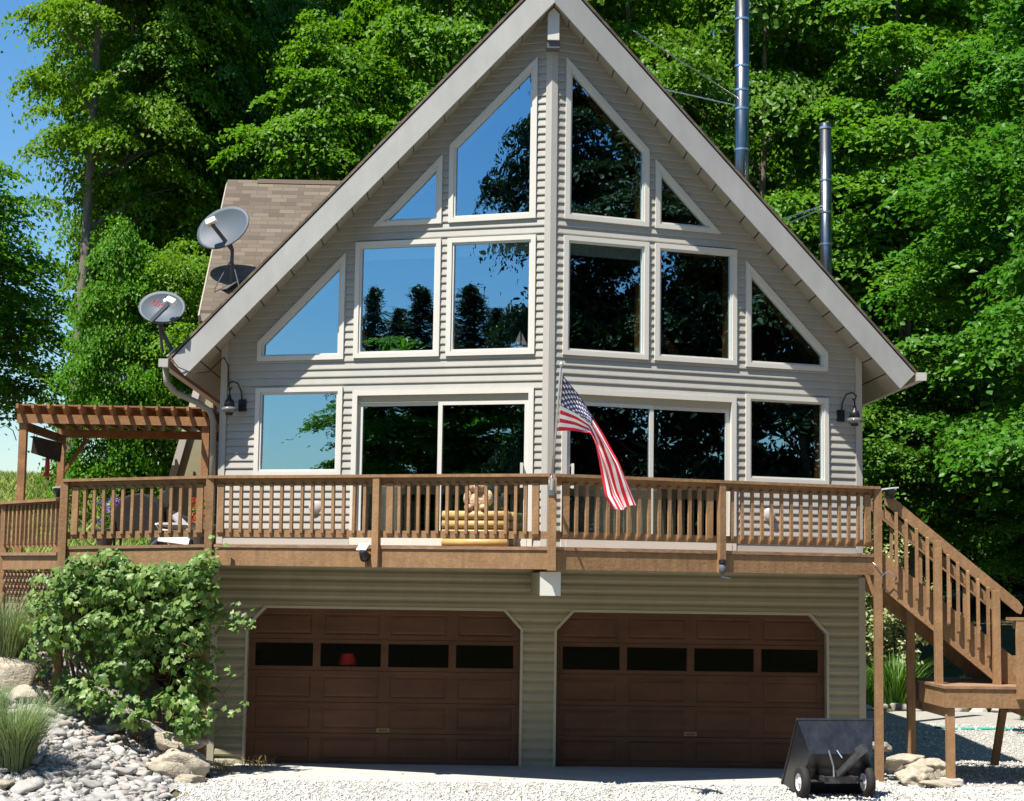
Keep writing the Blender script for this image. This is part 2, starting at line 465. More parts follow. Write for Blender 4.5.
def ring(mb, f, outer, inner, o0, o1, m=0):
    n = len(outer)
    for i in range(n):
        j = (i + 1) % n
        a, b, c, d = outer[i], outer[j], inner[j], inner[i]
        mb.hexa([f(*a, o0), f(*b, o0), f(*c, o0), f(*d, o0)], [f(*a, o1), f(*b, o1), f(*c, o1), f(*d, o1)], m)
def pane(f, poly, o, name, parent, m):
    mb = MB(); mb.add([f(*p, o) for p in poly], [tuple(range(len(poly)))])
    return mb.build(name, m, parent, recalc=False)
def make_window(f, poly, blind=False):
    mb = MB()
    i1 = inset(poly, .062); i2 = inset(poly, .086)
    ring(mb, f, poly, i1, -.05, .042); ring(mb, f, inset(poly, .0621), i2, -.05, .022)
    w = mb.build('window', M['white'], house)
    pane(f, i2, -.012, 'pane', w, M['glass'])
    mb = MB(); ring(mb, f, inset(poly, .05), inset(poly, .088), -.22, -.052)
    mb.build('jamb', M['jamb'], w)
    if blind:
        zt = max(p[1] for p in i2); u0 = min(p[0] for p in i2); u1 = max(p[0] for p in i2)
        mb = MB(); mb.hexa([f(u0, zt - .15, -.06), f(u1, zt - .15, -.06), f(u1, zt, -.06), f(u0, zt, -.06)],
                           [f(u0, zt - .15, -.075), f(u1, zt - .15, -.075), f(u1, zt, -.075), f(u0, zt, -.075)])
        mb.build('blind', M['blind'], w)
    return w
def make_slider(f, s):
    mb = MB()
    def bx(u0, u1, z0, z1, o0, o1, mb=mb):
        mb.hexa([f(u0, z0, o0), f(u1, z0, o0), f(u1, z1, o0), f(u0, z1, o0)], [f(u0, z0, o1), f(u1, z0, o1), f(u1, z1, o1), f(u0, z1, o1)])
    bx(.174, .24, 2.93, 4.97, -.06, .042); bx(2.484, 2.55, 2.93, 4.97, -.06, .042)
    bx(.24, 2.484, 4.905, 4.97, -.06, .042); bx(.24, 2.484, 2.93, 3.03, -.06, .05)
    d = mb.build('sliding_door', M['white'], house)
    mid = 1.385
    h = MB(); 
    bx(.24, 2.484, 4.81, 4.904, -.05, .0, h); h.build('header', M['khaki_trim'], d)
    for (a, b, o) in ((.242, mid + .03, -.012), (mid - .03, 2.482, -.036)):
        m2 = MB(); bar = .055
        bx(a, a + bar, 3.03, 4.81, o - .02, o + .012, m2); bx(b - bar, b, 3.03, 4.81, o - .02, o + .012, m2)
        bx(a + bar, b - bar, 4.765, 4.81, o - .02, o + .012, m2); bx(a + bar, b - bar, 3.03, 3.1, o - .02, o + .012, m2)
        p = m2.build('door_panel', M['white'], d)
        pane(f, [(a + bar, 3.1), (b - bar, 3.1), (b - bar, 4.765), (a + bar, 4.765)], o - .004, 'pane', d, M['glass'])
    m2 = MB(); m2.bar(f(.31, 3.68, .06), f(.31, 4.0, .06), .035, .035, (1, 0, 0))
    m2.bar(f(.31, 3.7, .0), f(.31, 3.7, .06), .02, .02); m2.bar(f(.31, 3.98, .0), f(.31, 3.98, .06), .02, .02)
    m2.build('handle', M['white'], d)
HOLES = [TOPW, SMW, R2A, R2B, LOW, R3, SLD]
for s in (-1, 1):
    f = wing(s); mb = MB()
    outline = [(.0, 2.93), (Wc, 2.93), (Wc, APZ - Wc + .02), (0., APZ + .02)]
    siding(mb, f, outline, [inset(h, .02) for h in HOLES], .1016, LAP, 2.93)
    w = mb.build('prow_wall', M['siding'], house, recalc=False)
    t = MB()
    ins = wing(s)
    t.hexa([f(.0, 2.93, .019), f(.066, 2.93, .019), f(.066, 9.7, .019), f(0, 9.7, .019)], [f(-.012, 2.93, .034), f(.066, 2.93, .034), f(.066, 9.7, .034), f(-.012, 9.7, .034)])
    t.hexa([f(Wc - .085, 2.93, -.02), f(Wc + .005, 2.93, -.02), f(Wc + .005, APZ - Wc + .0, -.02), f(Wc - .085, APZ - Wc + .08, -.02)],
           [f(Wc - .085, 2.93, .034), f(Wc + .005, 2.93, .034), f(Wc + .005, APZ - Wc, .034), f(Wc - .085, APZ - Wc + .08, .034)])
    # base board and thin frieze following the soffit
    t.hexa([f(.08, 2.905, -.02), f(Wc - .09, 2.905, -.02), f(Wc - .09, 2.93, -.02), f(.08, 2.93, -.02)], [f(.08, 2.905, .04), f(Wc - .09, 2.905, .04), f(Wc - .09, 2.93, .04), f(.08, 2.93, .04)])
    t.hexa([f(2.56, 2.932, .018), f(Wc - .09, 2.932, .018), f(Wc - .09, 3.0, .018), f(2.56, 3.0, .018)], [f(2.56, 2.932, .03), f(Wc - .09, 2.932, .03), f(Wc - .09, 3.0, .03), f(2.56, 3.0, .03)])
    t.build('corner_trim', M['trim'], house)
    for k, hpoly in enumerate(HOLES[:-1]):
        make_window(f, hpoly, blind=(hpoly is R2A or (hpoly is R2B and s < 0)))
    make_slider(f, s)
    # wall vent cover
    v = MB(); c = f(3.02, 3.42, .02)
    mt = Matrix.Translation(c) @ Matrix.Rotation(rad(90), 4, 'X')
    v.lathe([(0, .03), (.06, .028), (.085, .012), (.09, 0)], mt, 18)
    v.build('vent_cover', M['trim'], house, smooth=True)

# garage front wall with two chamfered door openings
def door_poly(x0, x1, g=0.):
    return [(x0 - g, -.02), (x1 + g, -.02), (x1 + g, 1.83 + g * .4), (x1 - .23 + g * .4, 2.08 + g), (x0 + .23 - g * .4, 2.08 + g), (x0 - g, 1.83 + g * .4)]
DL = (-3.921, -.261); DR = (.229, 3.889)
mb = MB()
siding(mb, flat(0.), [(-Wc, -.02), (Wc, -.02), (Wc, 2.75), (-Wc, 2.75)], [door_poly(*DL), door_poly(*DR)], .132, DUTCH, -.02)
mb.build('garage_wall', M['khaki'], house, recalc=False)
for s in (-1, 1):
    mb = MB(); mb.box(s * Wc - .045, s * Wc + .045, -.03, .05, -.02, 2.6); mb.build('corner_trim', M['khaki_trim'], house)
for (x0, x1) in (DL, DR):
    f = flat(0.); o = door_poly(x0, x1, .035); i = door_poly(x0, x1, 0.)
    mb = MB()
    n = len(o)
    for k in range(1, n):
        j = (k + 1) % n
        mb.hexa([f(*o[k], -.02), f(*o[j], -.02), f(*i[j], -.02), f(*i[k], -.02)], [f(*o[k], .034), f(*o[j], .034), f(*i[j], .034), f(*i[k], .034)])
        a, b = i[k], i[j]      # reveal
        mb.quad(f(*a, .0), f(*b, .0), f(*b, -.13), f(*a, -.13))
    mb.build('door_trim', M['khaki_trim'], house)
    d = MB(); yb = .12
    W_ = x1 - x0; cw = W_ / 4
    rows = [(0.02, .40), (.40, .79), (.79, 1.17), (1.17, 1.36), (1.36, 1.67), (1.67, 2.12)]
    rows = [(.0, .42), (.42, .83), (.83, 1.25), (1.25, 1.67), (1.67, 2.08)]
    for r, (z0, z1) in enumerate(rows):
        d.box(x0, x1, yb, yb + .04, z0 + .003, z1 - .003) if r != 3 else None
        for c in range(4):
            a, b = x0 + c * cw + .075, x0 + (c + 1) * cw - .075
            if r == 3:
                continue
            # raised-and-sunk panel: frame ring bevelled inward and a field
            q0 = [(a, z0 + .06), (b, z0 + .06), (b, z1 - .06), (a, z1 - .06)]; q1 = inset(q0, .022); q2 = inset(q0, .05)
            for k in range(4):
                j = (k + 1) % 4
                d.quad((q0[k][0], yb - .012, q0[k][1]), (q0[j][0], yb - .012, q0[j][1]), (q1[j][0], yb + .0 - .002, q1[j][1]), (q1[k][0], yb - .002, q1[k][1]))
                d.quad((q1[k][0], yb - .002, q1[k][1]), (q1[j][0], yb - .002, q1[j][1]), (q2[j][0], yb - .009, q2[j][1]), (q2[k][0], yb - .009, q2[k][1]))
            d.add([(p[0], yb - .009, p[1]) for p in q2], [(0, 1, 2, 3)])
        # stiles and rails, 12 mm proud
        lip = .008
        if r == 3:
            d.box(x0, x1, yb - lip, yb + .04, z0 + .003, z0 + .055); d.box(x0, x1, yb - lip, yb + .04, z1 - .055, z1 - .003)
            for c in range(5):
                xc = x0 + c * cw; a = xc - (.0 if c == 0 else .05); b = xc + (.0 if c == 4 else .05)
                if c == 0: b = x0 + .09
                if c == 4: a = x1 - .09
                d.box(a, b, yb - lip, yb + .04, z0 + .055, z1 - .055)
        else:
            d.box(x0, x1, yb - lip, yb - .0005, z0 + .003, z0 + .06); d.box(x0, x1, yb - lip, yb - .0005, z1 - .06, z1 - .003)
            for c in range(5):
                xc = x0 + c * cw; a = max(x0, xc - .075); b = min(x1, xc + .075)
                d.box(a, b, yb - lip, yb - .0005, z0 + .06, z1 - .06)
    g = d.build('garage_door', M['gdoor'], house, recalc=False)
    for c in range(4):
        a = x0 + c * cw + (.05 if c else .09); b = x0 + (c + 1) * cw - (.05 if c < 3 else .09)
        p = MB(); p.quad((a, yb + .012, 1.305), (b, yb + .012, 1.305), (b, yb + .012, 1.615), (a, yb + .012, 1.615))
        p.build('window_pane', M['gglass'], g, recalc=False)
    hd = MB(); xm = (x0 + x1) / 2
    hd.box(xm - .085, xm + .085, yb - .026, yb - .012, .44, .49); hd.tube([(xm - .06, yb - .03, .465), (xm - .05, yb - .06, .46), (xm + .05, yb - .06, .46), (xm + .06, yb - .03, .465)], .009, 8)
    hd.build('handle', M['brass'], g)

# garage interior box, dark
mb = MB()
mb.quad((-4.3, 6, 0), (4.3, 6, 0), (4.3, 6, 2.7), (-4.3, 6, 2.7)); mb.quad((-4.3, .17, .001), (4.3, .17, .001), (4.3, 6, .001), (-4.3, 6, .001))
mb.quad((-4.3, .17, 2.7), (4.3, .17, 2.7), (4.3, 6, 2.7), (-4.3, 6, 2.7))
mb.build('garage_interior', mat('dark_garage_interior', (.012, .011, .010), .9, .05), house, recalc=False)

# side and back walls, floors
for s in (-1, 1):
    mb = MB()
    def fs(u, z, o=0., s=s): return (s * (Wc + o), u, z)
    siding(mb, fs, [(0, -.05), (14, -.05), (14, 5.58), (0, 5.58)], [], .1016, LAP, 2.93)
    mb.build('side_wall', M['siding'], house, recalc=False)
mb = MB()
siding(mb, lambda u, z, o=0.: (u, 14 + o, z), [(-Wc, -.05), (Wc, -.05), (Wc, 5.58), (0, 9.95), (-Wc, 5.58)], [], .1016, LAP, 2.93)
mb.build('back_wall', M['siding'], house, recalc=False)
mb = MB()
fl = [(-Wc + .03, .05), (0, -P + .06), (Wc - .03, .05), (Wc - .03, 13.9), (-Wc + .03, 13.9)]
mb.prism([(x, y, 2.80) for x, y in fl], (0, 0, .125)); mb.build('upper_floor', M['insidefloor'], house)
mb = MB()
mb.quad((-Wc + .05, 7.5, 2.93), (Wc - .05, 7.5, 2.93), (Wc - .05, 7.5, 5.5), (-Wc + .05, 7.5, 5.5))
mb.add([(-Wc + .05, 7.5, 5.5), (Wc - .05, 7.5, 5.5), (0, 7.5, 9.85)], [(0, 1, 2)])
for s in (-1, 1):
    mb.quad((s * (Wc - .06), .05, 2.93), (s * (Wc - .06), 7.5, 2.93), (s * (Wc - .06), 7.5, 5.55), (s * (Wc - .06), .05, 5.55))
    mb.quad((s * (Wc - .06), .05, 5.53), (s * (Wc - .06), 7.5, 5.53), (0, 7.5, 9.89), (0, .05 - P + .1, 9.89))
mb.box(-4.3, 4.3, 3.2, 7.4, 5.15, 5.35)
for x in (-2.9, 2.9): mb.box(x - .09, x + .09, 3.1, 3.28, 2.93, 5.15)
mb.bar((0, -1.2, 9.5), (0, 7.4, 9.5), .15, .4)
mb.build('interior_shell', M['inside'], house, recalc=False)

# roof: slabs whose front edge follows the prow
A_, B_, E_ = 1.789, .482, 4.81
TH = .30
def yfront(x): return -A_ + (A_ - B_) * abs(x) / E_
TN = TH / math.sqrt(2)          # shift of the top edge, perpendicular to the slope
def rp(x, z_off, y, s): return (s * (x + z_off), y, APZ - x + z_off)
mb = MB(); mb.uv = []
for s in (-1, 1):
    # shingle skin on top (from ridge to eave), slightly beyond the fascia
    z = TN + .035
    R0 = (0, yfront(0) - .012, APZ + 2 * z); R1 = (0, 14.4, APZ + 2 * z)
    E0 = (s * (E_ + z + .03), yfront(E_ + z + .03) - .012, APZ - E_ + z - .03); E1 = (s * (E_ + z + .03), 14.4, APZ - E_ + z - .03)
    down = (0, 0, -.045)
    top = [R0, E0, E1, R1]; lo = [tuple(Vector(p) + Vector(down)) for p in top]
    b = len(mb.v)
    mb.hexa(lo, top)
    Ls = math.hypot(E_ + z, E_ + z)
    for p in lo + top: mb.uv.append((p[1], (APZ + 2 * z - p[2]) * math.sqrt(2)))
mb.build('roof', M['shingle'], house)
roof = [o for o in COL.objects if o.name == 'roof'][0]
for s in (-1, 1):
    fa = MB()
    lo = [(0, yfront(0), APZ), (s * E_, -B_, APZ - E_), (s * (E_ + TN), yfront(E_ + TN), APZ - E_ + TN), (0, yfront(0), APZ + 2 * TN)]
    fa.prism(lo, (0, .04, 0)); fa.build('fascia', M['fascia'], roof)
    so = MB(); n = 24      # soffit boards with a shadow gap between
    for k in range(n):
        a = E_ * k / n + .006; b = E_ * (k + 1) / n - .006
        ya, yb2 = yfront(a) + .041, yfront(b) + .041
        bk = 14.3 if a > Wc else None
        wy = lambda u: -P + P * u / Wc + .12
        ka = 14.3 if a > Wc - .2 else wy(a); kb = 14.3 if a > Wc - .2 else wy(b)
        so.hexa([(s * a, ya, APZ - a), (s * b, yb2, APZ - b), (s * b, kb, APZ - b), (s * a, ka, APZ - a)],
                [(s * (a + .008), ya, APZ - a + .008), (s * (b + .008), yb2, APZ - b + .008), (s * (b + .008), kb, APZ - b + .008), (s * (a + .008), ka, APZ - a + .008)])
    so.build('soffit', M['soffit'], roof)
    su = MB()              # deck above the soffit
    su.prism([(0, yfront(0) + .045, APZ + .03), (s * E_, -B_ + .045, APZ - E_ + .03), (s * E_, 14.3, APZ - E_ + .03), (0, 14.3, APZ + .03)], (s * .02, 0, .1))
    su.build('roof_deck', M['inside'], roof)
    # eave fascia, gutter
    ev = MB(); ev.prism([(s * E_, -B_ + .042, APZ - E_ + .002), (s * (E_ + TN), -B_ + .042, APZ - E_ + TN), (s * (E_ + TN), 14.3, APZ - E_ + TN), (s * E_, 14.3, APZ - E_ + .002)], (-s * .03, 0, .028))
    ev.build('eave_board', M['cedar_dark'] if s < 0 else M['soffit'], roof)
    gx = s * (E_ + TN + .012); gz = APZ - E_ + TN
    gt = MB(); prof = [(0, -.11), (.09, -.11), (.125, -.03), (.125, 0), (.115, 0), (.08, -.098), (.008, -.098), (.008, 0), (0, 0)]
    gt.prism([(gx + s * px, -B_ - .03, gz + pz + .01) for px, pz in prof], (0, 14.6, 0))
    gt.box(min(gx, gx + s * .125), max(gx, gx + s * .125), -B_ - .036, -B_ - .03, gz - .1, gz + .01)
    gt.build('gutter', M['trim'], roof)
ds = MB(); gx = -(E_ + TN + .07)
ds.tube([(gx, -.33, 5.27), (gx + .01, -.30, 5.08), (gx + .12, -.24, 4.95), (gx + .40, -.12, 4.83), (-4.52, -.06, 4.72), (-4.47, -.05, 4.58), (-4.46, -.05, 2.95)], .042, 10)
ds.build('downspout', M['soffit'], roof, smooth=True)
cb = MB()
cb.tube([(-5.03, -.5, 5.42), (-4.9, -.5, 5.26), (-4.7, -.49, 5.18), (-4.5, -.44, 5.21), (-4.42, -.2, 5.36), (-4.36, -.05, 5.46), (-4.30, -.06, 5.36), (-4.27, -.07, 5.0)], .008, 6)
cb.build('cable', M['wire'], roof, smooth=True)
# ridge beam tail at the apex
rb = MB(); rb.prism([(-.075, -A_ + .13, 9.50), (.075, -A_ + .13, 9.50), (.075, -A_ + .13, 9.85), (0, -A_ + .13, 9.93), (-.075, -A_ + .13, 9.85)], (0, .7, 0))
rb.build('ridge_beam', M['white'], house)
rb = MB(); rb.box(-.085, .085, -A_ + .16, -P - .03, 9.40, 9.497); rb.build('ridge_beam_shade', M['dishback'], house)  # dark block standing in for shade on the beam's underside
# ridge cap
rc = MB(); zc = APZ + 2 * (TN + .035)
rc.prism([(0, -A_ - .015, zc + .02), (.16, -A_ - .015, zc - .14), (.15, -A_ - .015, zc - .155), (0, -A_ - .015, zc - .004), (-.15, -A_ - .015, zc - .155), (-.16, -A_ - .015, zc - .14)], (0, 16, 0))
rc.build('ridge_cap', M['shingle'], roof)

# cross-gable wing at the left rear: shingled slope facing the front
wg = MB(); wg.uv = []
X0, X1 = -5.9, -.6
top = [(X0, 7.75, 7.30), (X1, 7.75, 7.30), (X1, 10.8, 10.44), (X0, 10.8, 10.44)]
lo = [(x, y, z - .06) for x, y, z in top]
wg.hexa(lo, top)
for p in lo + top: wg.uv.append((p[0], (p[2] - 7.3) * 1.41))
top = [(X0, 10.8, 10.44), (X1, 10.8, 10.44), (X1, 13.9, 7.3), (X0, 13.9, 7.3)]; lo = [(x, y, z - .06) for x, y, z in top]
wg.hexa(lo, top)
for p in lo + top: wg.uv.append((p[0], (p[2] - 7.3) * 1.41))
wr = wg.build('side_roof', M['shingle'], house)
rc = MB(); rc.prism([(X0 + .6, 10.70, 10.36), (X0 + .6, 10.8, 10.465), (X0 + .6, 10.9, 10.36), (X0 + .6, 10.8, 10.42)], (4.6, 0, 0)); rc.build('ridge_cap', M['shingle'], wr)
wf = MB(); wf.bar((X0 - .015, 7.74, 7.14), (X0 - .015, 10.8, 10.27), .03, .16, (0, 0, 1)); wf.bar((X0 - .015, 13.9, 7.2), (X0 - .015, 10.8, 10.33), .03, .2); wf.box(X0, X1, 7.74, 7.77, 7.1, 7.24)
wf.build('fascia', M['soffit'], wr)
sw = MB()
siding(sw, flat(8.3), [(-5.62, 2.6), (-3, 2.6), (-3, 7.75), (-5.62, 7.75)], [], .1016, LAP, 2.93)
sw.quad((-5.62, 8.3, 2.5), (-5.62, 13.4, 2.5), (-5.62, 13.4, 7.7), (-5.62, 8.3, 7.7)); sw.add([(-5.62, 8.3, 7.7), (-5.62, 13.4, 7.7), (-5.62, 10.8, 10.3)], [(0, 1, 2)])
sw.build('side_wing_wall', M['siding'], house, recalc=False)
# slanting buttress wall with pale edge board
bw = MB(); bw.prism([(-6.75, 8.0, 2.6), (-5.65, 8.0, 2.6), (-5.65, 8.0, 6.4), (-5.92, 8.0, 5.9)], (0, .25, 0)); bw.build('buttress_wall', M['khaki'], house)
be = MB(); be.bar((-6.74, 7.97, 2.6), (-5.90, 7.97, 6.0), .13, .1, (0, 1, 0)); be.build('buttress_edge', M['trim'], house)

# white beam end under the deck tip; shade on the sides coloured in as khaki
mb = MB(); mb.box(-.125, .115, -2.60, .02, 2.325, 2.60)
mb.build('support_beam', M['khaki_trim'], house)
mb = MB(); mb.box(-.13, .12, -2.615, -2.598, 2.32, 2.605); mb.build('beam_white_end', M['white'], house)

# flue pipes, bands and stay rods
def flue(name, x, y, z0, z1, r, bands, stays):
    p = MB(); p.tube([(x, y, z0), (x, y, z1)], r, 24); p.lathe([(r, z1 - .01), (r * .9, z1 + .005), (r * .8, z1 - .05)], Matrix.Translation((x, y, 0)), 24)
    o = p.build('flue_pipe', M['metal'], house, smooth=False)
    for pl in o.data.polygons: pl.use_smooth = len(pl.vertices) == 4
    for z in bands:
        b = MB(); b.lathe([(r - .001, z - .018), (r + .008, z - .018), (r + .008, z + .018), (r - .001, z + .018)], Matrix.Translation((x, y, 0)), 24); b.build('pipe_band', M['metal2'], o, smooth=False)
    for a, b2 in stays:
        t = MB(); t.tube([a, b2], .012, 6); t.build('stay_rod', M['metal2'], o)
flue('f', 3.72, 6.0, 6.2, 13.6, .127, [10.05, 10.78, 11.12, 11.55, 12.4], [((3.62, 5.95, 10.98), (1.55, 3.4, 11.3)), ((3.62, 5.95, 10.83), (1.9, 5.2, 10.95))])
flue('f', 4.98, 5.0, 5.3, 10.28, .10, [9.3, 8.75, 8.2, 10.2], [((4.9, 4.95, 8.85), (4.05, 4.0, 8.4)), ((4.9, 4.95, 8.80), (4.15, 4.0, 8.33))])

# ------------------------------------------------------------------ furnishing seen through the glass
def blob(mb, c, r, n=14, m=0, seed=0, amp=.12):
    rs = random.Random(seed)
    ph = [rs.uniform(0, 6) for _ in range(6)]
    b = len(mb.v); k = n // 2 + 1
    for i in range(k + 1):
        t = math.pi * i / k
        for j in range(n):
            p = 2 * math.pi * j / n
            d = 1 + amp * (math.sin(3 * p + ph[0] + 2 * t) * math.sin(t) * .5 + math.sin(2 * p + ph[1]) * math.sin(2 * t + ph[2]) * .6)
            mb.v.append((c[0] + r[0] * d * math.sin(t) * math.cos(p), c[1] + r[1] * d * math.sin(t) * math.sin(p), c[2] + r[2] * d * math.cos(t)))
    for i in range(k):
        for j in range(n):
            j2 = (j + 1) % n
            mb.f.append((b + i * n + j, b + (i + 1) * n + j, b + (i + 1) * n + j2, b + i * n + j2)); mb.m.append(m)

def sofa(label, c, w, rot):
    t = thing('armchair', label, 'armchair', (c[0], c[1], 2.93))
    R_ = Matrix.Translation((c[0], c[1], 2.93)) @ Matrix.Rotation(rot, 4, 'Z')
    def bx(name, x0, x1, y0, y1, z0, z1, bv):
        mb = MB(); mb.box(x0, x1, y0, y1, z0, z1); mb.v = [tuple(R_ @ Vector(p)) for p in mb.v]; mb.build(name, M['cream'], t, bevel=bv)
    bx('backrest', -w / 2, w / 2, 0, .22, .08, .84, .07); bx('seat', -w / 2 + .14, w / 2 - .14, .22, .8, .1, .45, .05)
    bx('armrest', -w / 2, -w / 2 + .14, .22, .82, .08, .62, .05); bx('armrest', w / 2 - .14, w / 2, .22, .82, .08, .62, .05)
al = math.atan2(P, Wc)
sofa('cream armchair back inside the glass door left of the plush bear', (-2.18, -.45, 0), .62, -al)
sofa('cream sofa back inside the glass door behind the flag', (1.02, -.86, 0), 1.2, al)
# log crate and plush bear on the deck
lc = thing('log_planter', 'yellow varnished log crate on the deck behind the railing', 'planter', (-.92, -1.52, 2.9))
ux = Vector((-Wc / NW, P / NW, 0)); un = Vector((-P / NW, -Wc / NW, 0))
base = Vector((-.80, -1.245, 2.9))
for k in range(4):
    for side in (0, 1):
        mb = MB(); c = base + un * (.06 + .3 * side) + Vector((0, 0, .065 + .115 * k)) ; mb.tube([c - ux * .43, c + ux * .43], .057, 10); mb.build('log', M['log'], lc, smooth=True)
mb = MB(); c = base + un * .21
mb.bar(c - ux * .4 + Vector((0, 0, .44)), c + ux * .4 + Vector((0, 0, .44)), .3, .03); mb.build('lid', M['log'], lc)
bear = thing('plush_bear', 'tan plush bear sitting on the yellow log crate', 'toy', tuple(base + un * .21 + Vector((0, 0, .455))))
mb = MB(); b0 = base + un * .21 + Vector((0, 0, .455))
blob(mb, b0 + Vector((0, 0, .13)), (.13, .11, .14), seed=1); blob(mb, b0 + ux * .02 + Vector((0, 0, .33)) + un * .02, (.105, .1, .1), seed=2)
for q in (-1, 1):
    blob(mb, b0 + ux * (.08 * q) + Vector((0, 0, .42)), (.035, .025, .035), 10, seed=3)
    blob(mb, b0 + ux * (.14 * q) + un * .04 + Vector((0, 0, .18)), (.055, .055, .1), 10, seed=4)
    blob(mb, b0 + ux * (.1 * q) + un * .13 + Vector((0, 0, .05)), (.06, .1, .05), 10, seed=5)
blob(mb, b0 + un * .11 + Vector((0, 0, .31)), (.045, .04, .04), 10, seed=6)
mb.build('body', M['fur'], bear, smooth=True)
# sailboat ornament on the second-row sill, paddle behind the right window, red thing in the garage
f = wing(-1); sb = thing('toy_sailboat', 'small white model sailboat on the sill of a second row window', 'ornament', f(.40, 5.50, -.16))
mb = MB(); p = Vector(f(.40, 5.50, -.16))
mb.hexa([p + Vector((-.06, 0, 0)), p + Vector((.06, 0, 0)), p + Vector((.06, .03, 0)), p + Vector((-.06, .03, 0))], [p + Vector((-.09, -.01, .04)), p + Vector((.09, -.01, .04)), p + Vector((.09, .04, .04)), p + Vector((-.09, .04, .04))]); mb.build('hull', M['lnb'], sb)
mb = MB(); mb.prism([p + Vector((-.01, 0, .06)), p + Vector((-.09, 0, .06)), p + Vector((-.01, 0, .25))], (0, .01, 0)); mb.prism([p + Vector((.01, 0, .06)), p + Vector((.08, 0, .06)), p + Vector((.01, 0, .22))], (0, .01, 0)); mb.build('sail', M['lnb'], sb)
f = wing(1)
pd = MB(); a = Vector(f(1.52, 6.12, -.75)); b = Vector(f(2.06, 5.62, -.75)); pd.bar(a, b, .03, .045)
pd.bar(a + (b - a) * .45, b, .035, .12)
o = pd.build('wooden_paddle', M['jamb']); tag(o, 'golden wooden paddle slanting behind the right second row window', 'paddle')
rs = MB(); rs.lathe([(.085, 0), (.13, -.13), (.14, -.15)], Matrix.Translation((-2.60, .28, 1.475)), 16); rs.lathe([(.02, -.15), (.02, -.7)], Matrix.Translation((-2.60, .28, 1.475)), 10); rs.lathe([(.14, -.15), (.02, -.15)], Matrix.Translation((-2.60, .28, 1.475)), 16)
rs.lathe([(0, 0), (.085, 0)], Matrix.Translation((-2.60, .28, 1.475)), 16); rs.lathe([(.02, -1.45), (.02, -.7)], Matrix.Translation((-2.60, .28, 1.475)), 8)
o = rs.build('red_lamp', M['red'], smooth=False); tag(o, 'red lamp shade behind the left garage door windows', 'lamp')

# ------------------------------------------------------------------ deck
ZR, ZF = 3.783, 2.635
T = (0., -2.698); LC = (-4.33, -1.09); RC = (4.33, -1.09); LE = (-6.3, -.6); LL0 = (-6.38, -.42); LL1 = (-7.5, 1.05); LL2 = (-8.45, 3.2)
deck = thing('wooden_deck', 'brown painted wooden deck wrapping the pointed window wall above the garage', 'deck', (0, -1.2, 2.6))
SAG = -.05
mb = MB()
pts = [(T, 0), (RC, 0), ((4.33, .3), 0), ((-4.46, .3), 0), ((-4.46, 7.6), 0), ((-6.3, 7.6), 0), (LE, SAG), (LC, 0)]
lo = [(p[0], p[1], 2.862 + d) for p, d in pts]; hi = [(p[0], p[1], 2.90 + d) for p, d in pts]
mb.hexa(lo, hi); mb.build('deck_floor', M['deck_top'], deck)
mb = MB(); pl = [(-6.32, -.36), (-6.32, 7.6), (-8.45, 7.6), LL2, LL1, LL0]
mb.hexa([(x, y, 2.735) for x, y in pl], [(x, y, 2.775) for x, y in pl]); mb.build('lower_floor', M['deck_top'], deck)
def seg(mb, a, b, za0, za1, zb0, zb1, out=0., th=.04, ext=0.):
    a = Vector((*a, 0)); b = Vector((*b, 0)); d = (b - a).normalized(); n = Vector((d.y, -d.x, 0))
    a = a - d * ext; b = b + d * ext
    o0 = n * (out - th / 2); o1 = n * (out + th / 2)
    z = lambda v, zz: Vector((v.x, v.y, zz))
    mb.hexa([z(a + o0, za0), z(b + o0, zb0), z(b + o1, zb0), z(a + o1, za0)], [z(a + o0, za1), z(b + o0, zb1), z(b + o1, zb1), z(a + o1, za1)])
# direction so that n points outward (toward the viewer): go left -> right
RIMS = [(LE, LC, SAG, 0), (LC, T, 0, 0), (T, RC, 0, 0)]
for a, b, da, db in RIMS:
    mb = MB(); seg(mb, a, b, ZF + da, 2.858 + da, ZF + db, 2.858 + db, -.012, .04); mb.build('rim_board', M['deck'], deck)
    mb = MB(); seg(mb, a, b, 2.864 + da, 2.903 + da, 2.864 + db, 2.903 + db, .010, .03); mb.build('nosing', M['deck_top'], deck)
mb = MB(); seg(mb, RC, (4.33, .2), ZF, 2.858, ZF, 2.858, -.022, .04); mb.build('rim_board', M['deck'], deck)
for a, b in ((LL1, LL0), (LL2, LL1)):
    mb = MB(); seg(mb, a, b, 2.54, 2.73, 2.56, 2.73, .0, .04); mb.build('rim_board', M['deck'], deck)
    mb = MB(); seg(mb, a, b, 2.736, 2.778, 2.736, 2.778, .035, .04); mb.build('nosing', M['deck_top'], deck)
# joists under the floor
for k in range(20):
    x = -4.1 + k * .43
    if abs(x) < .2: continue
    mb = MB(); yt = -2.698 + 1.608 * abs(x) / 4.33 + .06; mb.box(x - .02, x + .02, yt, -.02, 2.66, 2.858); mb.build('joist', M['deck'], deck)
def baluster_mesh(w, zb, zt, name):
    mb = MB(); h = w / 2
    # the foot is cut at a slant, the head slightly too
    zm = 3.35; zb -= zm; zt -= zm
    mb.hexa([(-h, -.019, zb + .035), (h, -.019, zb + .035), (h, .019, zb), (-h, .019, zb)], [(-h, -.019, zt - .012), (h, -.019, zt - .012), (h, .019, zt), (-h, .019, zt)])
    me = bpy.data.meshes.new(name); me.from_pydata(mb.v, [], mb.f); me.materials.append(M['deck'])
    bm = bmesh.new(); bm.from_mesh(me); bmesh.ops.recalc_face_normals(bm, faces=bm.faces); bm.to_mesh(me); bm.free()
    return me
